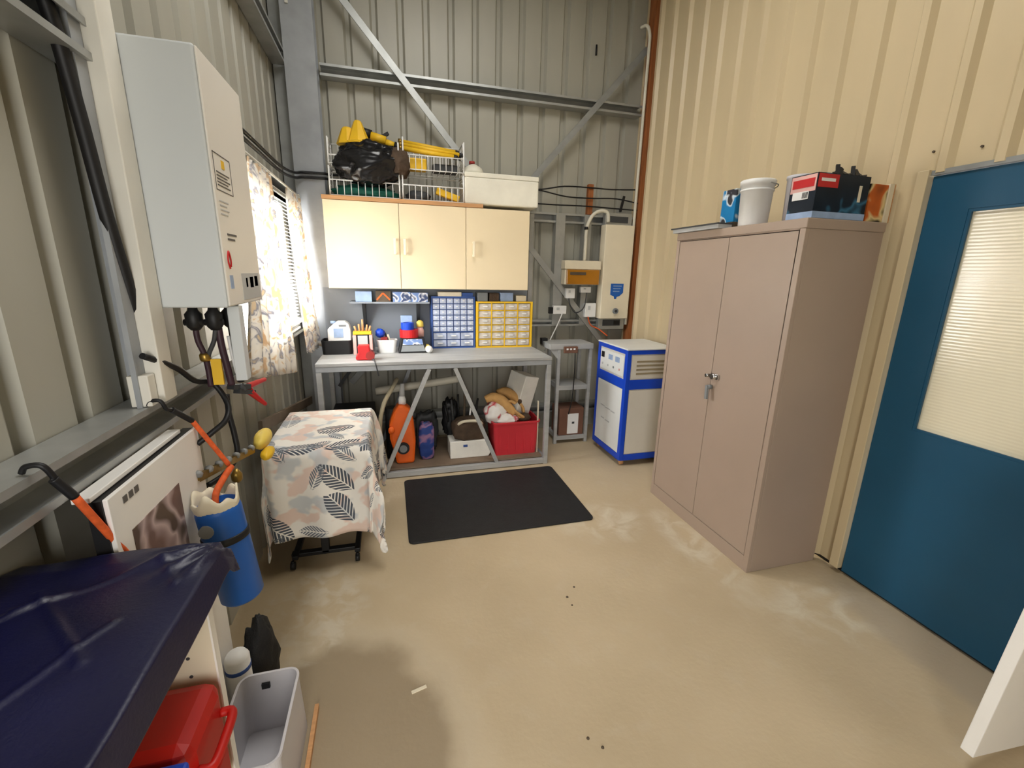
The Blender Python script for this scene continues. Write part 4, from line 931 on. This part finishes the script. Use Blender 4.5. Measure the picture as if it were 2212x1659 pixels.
MB().cyl((-.15, 3.875, 2.60), (-.08, 3.87, 2.575), .028, .036, 12).build('motor_end', 'black', dr)
MB().cyl((.03, 3.865, 2.53), (.09, 3.86, 2.515), .028, .024, 12).build('collar', 'yellow', dr)
MB().cyl((.09, 3.86, 2.515), (.135, 3.86, 2.505), .030, .022, 12).build('chuck', 'black', dr)
MB().bar((-.02, 3.87, 2.555), (.05, 3.87, 2.60), .03, .022).build('handle', 'black', dr)
tp = thing('tripod', 'folded yellow tripod lying in the top wire basket', 'tripod', (.36, 3.86, 2.45))
for i, (a, b, r) in enumerate((((.15, 3.86, 2.548), (.56, 3.84, 2.502), .016), ((.15, 3.82, 2.518), (.585, 3.80, 2.476), .016), ((.15, 3.80, 2.488), (.54, 3.78, 2.452), .018), ((.16, 3.88, 2.51), (.58, 3.88, 2.47), .014))):
    lg = MB().cyl(a, b, r, n=12).build('leg', 'yellow', tp)
    d = (Vector(b)-Vector(a)).normalized()
    MB().cyl(b, Vector(b)+d*.03, r*1.15, r*.9, 10).build('foot', 'black', lg)
    MB().cyl(Vector(a)-d*.03, a, r*1.15, n=10).build('end_cap', 'brass', lg)
tag(MB().box(.19, .33, 3.80, 3.90, 2.345, 2.43).build('tool_case', 'yellow', bevel=.01), 'small yellow case in the top wire basket', 'case')
tag(MB().box(.38, .58, 3.82, 3.92, 2.345, 2.405).build('tool_case', 'dark_grey', bevel=.01), 'small dark case in the top wire basket', 'case')
tag(MB().bar((.40, 3.80, 2.20), (.58, 3.80, 2.145), .05, .05).build('level_tool', 'yellow', bevel=.006), 'yellow tool lying aslant in the lower basket beside the foam box', 'tool')
tag(MB().blob((.26, 3.85, 2.155), (.09, .06, .045), .25, 6, 14, flat=2.122).build('cloth', 'dark_grey'), 'dark grey cloth in the lower basket beside the foam box', 'cloth')
fo = thing('foam_box', 'dirty white foam box lying at the right end of the wall cabinet', 'box', (.93, 3.88, 2.113))
MB().box(.620, 1.240, 3.748, 4.022, 2.113, 2.315).build('body', 'foam_dirty', fo, .010)
MB().box(.620, 1.240, 3.748, 4.022, 2.3155, 2.352).build('lid', 'foam_dirty', fo, .006)
jr = thing('plastic_jug', 'clear jug with a red cap standing on the foam box', 'jug', (.71, 3.86, 2.352))
MB().lathe([(0, 0), (.085, 0), (.085, .02), (.07, .05), (.03, .075), (.02, .08), (0, .08)], (.71, 3.87, 2.352), 18).build('body', 'pvc', jr)
MB().lathe([(.024, .08), (.024, .1), (0, .1)], (.70, 3.87, 2.352), 12).build('cap', 'copper_red', jr)
tag(MB().box(1.09, 1.18, 3.85, 3.95, 2.3525, 2.37).build('lid', 'white_plastic', bevel=.003), 'flat white lid on the right end of the foam box', 'lid')

# ------------------------------------------------------------------ electrical gear, right end of the back wall
ib = thing('inverter', 'tall cream electrical cabinet on a grey frame in the corner', 'electrical box', (2.13, 3.97, 1.06))
MB().box(1.968, 2.266, 3.925, 4.03, 1.165, 2.035).build('cover', 'cream_plastic', ib, .006)
MB().box(1.985, 2.262, 3.985, 4.04, 2.035, 2.145).build('frame', 'galv', ib); MB().box(1.985, 2.265, 3.985, 4.04, 1.055, 1.165).build('frame', 'galv', ib)
MB().box(2.02, 2.22, 3.980, 3.986, 2.06, 2.115).build('terminal_bay', 'dark_grey', ib); MB().box(2.03, 2.22, 3.980, 3.986, 1.09, 1.15).build('terminal_bay', 'dark_grey', ib)
MB().box(2.15, 2.21, 3.974, 3.981, 1.10, 1.14).build('terminal', 'black', ib)
MB().prism([(2.06, 1.50), (2.195, 1.50), (2.195, 1.415), (2.16, 1.385), (2.13, 1.375), (2.125, 1.355), (2.105, 1.355), (2.10, 1.38), (2.06, 1.395)], 'xz', 3.9225, 3.9255).build('badge', 'blue', ib)
for i in range(3): MB().box(2.085, 2.175-.01*i, 3.921, 3.923, 1.475-.025*i, 1.482-.025*i).build('badge_line', 'blue_pale', ib)
MB().cyl((2.125, 3.905, 1.24), (2.125, 3.926, 1.24), .028, n=18).build('knob', 'mid_grey', ib)
MB().cyl((2.125, 3.902, 1.24), (2.125, 3.906, 1.24), .014, n=12).build('knob_centre', 'dark_grey', ib)
db = thing('switchboard', 'cream switchboard with an amber cover on the back wall', 'switchboard', (1.76, 3.98, 1.49))
MB().box(1.585, 1.94, 3.935, 4.03, 1.485, 1.625).build('base', 'cream_plastic', db, .006)
MB().box(1.58, 1.945, 3.925, 4.03, 1.625, 1.705).build('top_cover', 'cream_plastic', db, .006)
MB().box(1.60, 1.93, 3.918, 3.936, 1.488, 1.622).build('flap', 'amber', db, .006)
mb = MB(); mb.box(1.63, 1.79, 3.914, 3.919, 1.575, 1.60); mb.build('switch_row', 'dark_timber', db)
def gpo(label, x0, x1, z0, z1, name='power_outlet', y=4.03):
    g = thing(name, label, 'outlet', ((x0+x1)/2, y, z0))
    MB().box(x0, x1, y-.045, y, z0, z1).build('plate', 'white_plastic', g, .005)
    w = x1-x0
    MB().box(x0+w*.25, x0+w*.45, y-.052, y-.045, z0+(z1-z0)*.55, z0+(z1-z0)*.8).build('switch', 'print_light', g)
    return g
gpo('white outlet under the left end of the switchboard', 1.63, 1.72, 1.355, 1.45)
gpo('white junction box under the right end of the switchboard', 1.78, 1.885, 1.41, 1.465, 'junction_box')
gpo('tall white isolator beside the tall cream electrical cabinet', 1.835, 1.95, 1.175, 1.31, 'isolator_switch')
gp = gpo('white outlet box low on the stud with a white plug lead', 1.505, 1.64, 1.205, 1.285)
MB().box(1.47, 1.505, 3.99, 4.03, 1.21, 1.27).build('plug', 'black', gp)
tag(pipe('power_lead', [(1.60, 3.985, 1.22), (1.575, 3.97, 1.17), (1.53, 3.955, 1.08), (1.47, 3.95, .96), (1.43, 3.94, .88), (1.40, 3.90, .86)], .006, 'white_plastic'), 'white power lead hanging from the low outlet to behind the bench', 'power lead')
tag(MB().box(1.365, 1.425, 3.88, 3.94, .93, .99).build('power_adaptor', 'black', bevel=.005), 'black power adaptor hanging between the bench and the shelf stand', 'adaptor')
tag(pipe('power_lead', [(1.66, 3.99, 1.355), (1.68, 3.985, 1.28), (1.74, 3.985, 1.22), (1.82, 3.985, 1.27), (1.84, 3.985, 1.41)], .006, 'dark_grey'), 'dark looped cable below the switchboard', 'cable')
tag(pipe('power_lead', [(1.87, 3.985, 1.18), (1.90, 3.98, 1.10), (1.98, 3.96, 1.06), (2.05, 3.90, 1.0)], .006, 'orange_cord'), 'orange cable dropping from the isolator towards the chiller', 'cable')
cdt = thing('conduit', 'grey plastic conduit bending over into the tall cream cabinet', 'conduit', (1.84, 4.0, 1.7))
MB().tube([(1.80, 3.99, 1.705), (1.80, 3.99, 1.85), (1.805, 3.99, 2.0), (1.85, 3.985, 2.11), (1.93, 3.98, 2.155), (2.0, 3.98, 2.14), (2.015, 3.98, 2.06)], .016, 10).build('pipe', 'pvc', cdt)
MB().cyl((1.80, 3.99, 1.985), (1.80, 3.99, 2.01), .019, n=12).build('collar', 'black', cdt)
tag(pipe('conduit', [(2.285, 3.985, 1.10), (2.286, 3.985, 2.0), (2.288, 3.985, 3.0), (2.29, 3.985, 3.50), (2.285, 3.985, 3.62), (2.262, 4.0, 3.68), (2.24, 4.06, 3.69)], .014, 'pvc'), 'white conduit running up the brown corner post', 'conduit')
tag(pipe('overhead_cable', [(1.20, 4.03, 2.31), (1.36, 4.03, 2.312), (1.58, 4.035, 2.352), (1.84, 4.035, 2.357), (2.05, 4.03, 2.355), (2.33, 4.0, 2.365)], .006, 'black'), 'uppermost of three black cables strung across the back wall', 'cable', 'cables across the back wall')
tag(pipe('overhead_cable', [(1.20, 4.025, 2.31), (1.36, 4.025, 2.30), (1.60, 4.025, 2.265), (1.85, 4.025, 2.265), (2.10, 4.02, 2.275), (2.33, 3.99, 2.24)], .006, 'black'), 'middle of three black cables strung across the back wall', 'cable', 'cables across the back wall')
tag(pipe('overhead_cable', [(1.20, 4.03, 2.19), (1.50, 4.03, 2.19), (1.80, 4.03, 2.195), (2.10, 4.03, 2.19), (2.33, 3.99, 2.18)], .006, 'black'), 'lowest of three black cables strung across the back wall', 'cable', 'cables across the back wall')
tag(MB().box(1.825, 1.875, 4.045, 4.09, 2.126, 2.39).build('timber_block', 'timber_brown', bevel=.002), 'short brown timber block behind the three cables', 'timber block')
tag(MB().bar((2.14, 4.0, 2.16), (2.17, 4.0, 2.30), .014, .02).build('cable_hook', 'black'), 'short black hook above the tall cream cabinet', 'hook')
tag(MB().cyl((1.86, 4.135, 3.46), (1.86, 4.135, 3.54), .008, n=8).build('wall_hook', 'black'), 'small dark hook high on the back wall', 'hook')

# shelf stand between bench and chiller
ss = thing('shelf_stand', 'grey steel stand with shelves between bench and blue chiller', 'stand', (1.66, 3.82, 0))
MB().box(1.375, 1.80, 3.675, 3.96, .915, .965).build('top', 'bench_grey', ss, .003)
for x in (1.452, 1.765):
    for y in (3.682, 3.925): MB().box(x, x+.03, y, y+.03, 0, .915).build('leg', 'bench_grey', ss, .002)
MB().box(1.482, 1.765, 3.685, 3.955, .53, .575).build('shelf', 'bench_grey', ss, .002)
MB().box(1.482, 1.765, 3.685, 3.955, .035, .075).build('shelf', 'bench_grey', ss, .002)
MB().prism([(1.38, .915), (1.452, .915), (1.452, .83)], 'xz', 3.69, 3.70).build('gusset', 'bench_grey', ss)
pb = thing('power_board', 'dark four-way power board clipped to the front of the shelf stand', 'power board', (1.57, 3.66, .885))
MB().box(1.502, 1.635, 3.648, 3.674, .885, .945).build('body', 'brown_card', pb, .004)
for i in range(3): MB().box(1.522+.034*i, 1.540+.034*i, 3.645, 3.649, .915, .93).build('socket', 'white_plastic', pb)
tag(pipe('power_lead', [(1.61, 3.655, .885), (1.615, 3.655, .75), (1.615, 3.66, .6), (1.61, 3.665, .45), (1.58, 3.66, .3)], .005, 'black'), 'thin black lead hanging from the dark power board', 'power lead')
bxx = thing('carton', 'brown cardboard carton with a white label on the bottom shelf', 'carton', (1.64, 3.8, .075))
MB().box(1.505, 1.755, 3.70, 3.90, .075, .345).build('body', 'brown_card', bxx, .004)
MB().box(1.59, 1.70, 3.695, 3.702, .09, .29).build('label', 'white_plastic', bxx); MB().box(1.635, 1.66, 3.6935, 3.6955, .19, .21).build('mark', 'dark_grey', bxx)

# ------------------------------------------------------------------ chiller
ch = thing('water_chiller', 'blue and white wheeled water chiller cabinet beside the steel cupboard', 'chiller', (2.03, 3.33, 0))
X0, X1, Y0, Y1 = 1.812, 2.27, 3.082, 3.60
MB().box(X0+.01, X1-.01, Y0+.01, Y1-.01, .07, 1.005).build('core', 'chiller_side', ch)
fr = MB()
e = .038
for x, xx in ((X0, X0+e), (X1-e, X1)):
    for y, yy in ((Y0, Y0+e), (Y1-e, Y1)): fr.box(x, xx, y, yy, .055, 1.0)
for z, zz in ((.055, .105), (.675, .755), (.965, 1.0)):
    fr.box(X0+e, X1-e, Y0, Y0+e, z, zz); fr.box(X0+e, X1-e, Y1-e, Y1, z, zz); fr.box(X0, X0+e, Y0+e, Y1-e, z, zz); fr.box(X1-e, X1, Y0+e, Y1-e, z, zz)
fr.build('frame', 'blue_chiller', ch, .002)
MB().box(X0-.006, X1+.004, Y0-.006, Y1, 1.0, 1.012).build('top', 'chiller_panel', ch, .004)
cp = MB().box(X0+.002, X0+.012, Y0+.055, Y1-.055, .775, .945).build('control_panel', 'chiller_panel', ch)
MB().box(X0-.002, X0+.003, 3.475, 3.525, .875, .925).build('display', 'black', cp)
for i, y in enumerate((3.36, 3.24)): MB().box(X0-.001, X0+.003, y-.035, y+.035, .875, .92).build('gauge', 'blue_pale', cp)
for i in range(4): MB().cyl((X0-.003, 3.50-.10*i, .82), (X0+.003, 3.50-.10*i, .82), .010, n=10).build('button', ('print_light', 'print_light', 'mid_grey', 'pink')[i], cp)
lp = MB().box(X0+.002, X0+.012, Y0+.04, Y1-.04, .11, .672).build('side_panel', 'chiller_panel', ch)
for a, b, z in ((3.40, 3.48, .44), (3.30, 3.39, .435), (3.22, 3.29, .43), (3.40, 3.46, .325), (3.30, 3.38, .32)): MB().box(X0+.0005, X0+.003, a, b, z, z+.012).build('lettering', 'print_light', lp)
fpn = MB().box(X0+.045, X1-.045, Y0+.002, Y0+.012, .765, .955).build('vent_panel', 'chiller_side', ch)
for i in range(4): MB().box(X0+.09, X1-.06, Y0-.001, Y0+.004, .80+.033*i, .815+.033*i).build('louvre', 'louvre_tan', fpn)
MB().box(X0+.045, X1-.045, Y0+.002, Y0+.012, .115, .668).build('front_panel', 'chiller_side', ch)
for x in (X0+.05, X1-.05):
    for y in (Y0+.05, Y1-.05):
        k = MB(); k.cyl((x-.012, y, .026), (x+.012, y, .026), .026, n=14); k.cyl((x, y, .03), (x, y, .057), .012, n=8); k.build('caster', 'timber', ch)

# ------------------------------------------------------------------ steel cupboard
cu = thing('steel_cupboard', 'tall beige two-door steel cupboard against the cream wall', 'cupboard', (2.07, 2.15, 0))
CX0, CX1, CY0, CY1, CZ = 1.832, 2.305, 1.675, 2.622, 1.85
MB().box(CX0+.022, CX1, CY0, CY1, 0, CZ-.045).build('body', 'cupboard', cu, .003)
MB().box(CX0-.002, CX1+.002, CY0-.004, CY1+.004, CZ-.045, CZ).build('top', 'cupboard', cu, .004)
mb = MB(); mb.box(CX0, CX0+.022, CY0, CY0+.032, 0, CZ-.045); mb.box(CX0, CX0+.022, CY1-.028, CY1, 0, CZ-.045); mb.box(CX0, CX0+.022, CY0+.032, CY1-.028, 0, .085); mb.box(CX0, CX0+.022, CY0+.032, CY1-.028, 1.80, CZ-.045)
mb.build('front_frame', 'cupboard', cu, .002)
MB().box(CX0+.018, CX0+.024, CY0+.03, CY1-.026, .083, 1.802).build('shadow_gap', 'cupboard_gap', cu)
d1 = MB().box(CX0+.001, CX0+.018, CY0+.036, 2.148, .089, 1.796).build('door', 'cupboard', cu, .002)
d2 = MB().box(CX0+.001, CX0+.018, 2.152, CY1-.032, .089, 1.796).build('door', 'cupboard', cu, .002)
mb = MB(); mb.cyl((CX0-.03, 2.11, 1.015), (CX0, 2.11, 1.015), .016, n=16); mb.box(CX0-.012, CX0, 2.08, 2.14, 1.0, 1.03); mb.build('lock', 'chrome', d1)
mb = MB(); mb.cyl((CX0-.025, 2.165, 1.01), (CX0, 2.165, 1.01), .010, n=12); mb.build('hasp', 'chrome', d2)
mb = MB(); mb.cyl((CX0-.03, 2.135, .945), (CX0, 2.135, .945), .014, n=12); mb.bar((CX0-.03, 2.135, .955), (CX0-.036, 2.125, .875), .012, .018); mb.build('handle', 'mid_grey', d1)
# on top of the cupboard
ct = CZ
fbk = thing('document_tray', 'flat grey folder on the far front edge of the cupboard top', 'folder', (1.93, 2.42, ct))
MB().box(1.805, 1.895, 2.22, 2.64, ct+.001, ct+.022).build('pages', 'print_light', fbk)
MB().box(1.795, 1.90, 2.215, 2.65, ct+.022, ct+.030).build('cover', 'dark_grey', fbk)
tag(MB().box(1.905, 2.07, 2.235, 2.36, ct+.001, ct+.04).build('book', 'dark_timber', bevel=.002), 'dark book lying on the cupboard beside the white bucket', 'book')
bbx = thing('carton', 'small blue printed carton standing beside the white bucket', 'carton', (1.98, 2.3, ct+.04))
MB().box(1.92, 2.04, 2.245, 2.355, ct+.0405, ct+.22).build('body', 'bluebox', bbx, .002)
bu = thing('bucket', 'white plastic bucket on top of the cupboard', 'bucket', (1.935, 2.112, ct))
BC = (1.935, 2.112, ct+.001)
MB().lathe([(0, 0), (.068, 0), (.072, .01), (.080, .205), (.085, .206), (.087, .230), (.082, .235), (.077, .23), (.069, .012), (0, .012)], BC, 36).build('body', 'white_plastic', bu)
MB().lathe([(.0785, .178), (.083, .179), (.083, .187), (.079, .189)], BC, 36).build('rim_band', 'white_plastic', bu)
MB().tube([(1.935, 2.025, ct+.215), (1.99, 2.03, ct+.205), (2.024, 2.112, ct+.198), (1.99, 2.194, ct+.205), (1.935, 2.199, ct+.215)], .003, 6).build('handle', 'galv', bu)
tag(MB().lathe([(0, 0), (.055, 0), (.06, .22), (.064, .225), (.064, .24), (.058, .24), (.053, .005), (0, .005)], (2.06, 1.965, ct+.001), 24).build('container', 'grey_plastic'), 'grey translucent tall container behind the printed carton', 'container')
tc_ = thing('tool_carton', 'dark blue printed tool carton with red bands on the cupboard', 'carton', (2.0, 1.76, ct))
mb = MB(); KX0, KX1, KY0, KY1, KZ = 1.857, 2.165, 1.682, 1.82, ct+.192
mb.box(KX0, KX1, KY0, KY1, ct+.001, KZ); tb_ = mb.build('body', 'box_print', tc_)
MB().box(KX0-.0015, KX1+.0005, KY0-.0015, KY1+.0005, ct+.002, ct+.03).build('blue_band', 'blue_pale', tc_)
MB().box(KX0-.0015, KX0+.001, KY0+.004, KY1-.004, KZ-.075, KZ-.004).build('red_panel', 'pink', tc_)
MB().box(KX0-.003, KX0, KY0+.012, KY1-.014, KZ-.056, KZ-.02).build('brand_strip', 'red', tc_)
MB().box(KX0+.004, KX0+.12, KY0-.0015, KY0+.001, KZ-.06, KZ-.004).build('red_panel', 'red', tc_)
MB().box(KX0+.02, KX0+.10, KY0-.0025, KY0, KZ-.035, KZ-.022).build('brand_strip', 'white_plastic', tc_)
MB().box(KX0-.0025, KX0+.001, KY0+.035, KY1-.02, ct+.085, ct+.12).build('label', 'white_plastic', tc_)
for i in range(5): MB().box(KX0-.0035, KX0-.002, KY0+.038+.006*i, KY0+.041+.006*i, ct+.09, ct+.115).build('barcode', 'black', tc_)
MB().box(KX1-.06, KX1-.045, KY0-.0025, KY0, ct+.08, ct+.15).build('label', 'cream_plastic', tc_)
mb = MB()
for i in range(9):
    x = KX0+.10+.023*i; mb.bar((x, KY0+.01+.004*(i % 3), KZ), (x+.02, KY0+.03+.008*(i % 4), KZ+.010+.012*((i*7) % 4)), .016, .010)
mb.build('torn_flap', 'black', tc_)
tag(MB().cyl((2.02, 1.75, KZ+.0), (2.05, 1.745, KZ+.038), .014, n=10).build('tool_nozzle', 'black'), 'black nozzle poking out of the open printed carton', 'nozzle')
fl = thing('flyer_box', 'orange and cream printed box at the wall end of the cupboard', 'box', (2.25, 1.72, ct))
MB().box(2.185, 2.295, 1.69, 1.80, ct+.001, ct+.168).build('body', 'flyer', fl, .002)
MB().box(2.296, 2.324, 1.685, 1.82, ct+.001, ct+.172).build('backing_card', 'cream_plastic', fl)
MB().box(2.3245, 2.331, 1.685, 1.82, ct+.001, ct+.172).build('edge_strip', 'timber', fl)

# ------------------------------------------------------------------ white panel leaning by the door
wp = MB(Matrix.Translation((1.785, .672, 0)) @ Matrix.Rotation(math.radians(8), 4, 'Y'))
wp.box(0, .44, -.018, .018, 0.0, .95)
o = wp.build('leaning_board', 'white_board', bevel=.003, origin=(2.0, .672, 0)); tag(o, 'white laminated panel leaning by the blue door', 'panel'); o.location.z += .062

# floor marks: dropped bits
for i, (x, y, r) in enumerate(((.861, 1.798, .006), (.798, 1.738, .007), (.80, 1.68, .005), (.604, 1.071, .006), (.64, 1.03, .006))):
    tag(MB().lathe([(0, 0), (r, 0), (r*.8, .003), (0, .004)], (x, y, .0), 8).build('grit', 'dark_timber'), 'tiny dark speck of grit on the concrete floor', 'grit', 'grit on the floor')
tag(MB().bar((.015, 1.398, .002), (.072, 1.412, .002), .012, .004).build('paper_scrap', 'cream_plastic'), 'small cream paper scrap on the darker patch of floor', 'scrap')

for o in list(bpy.data.objects):
    if '_o' in o: del o['_o']
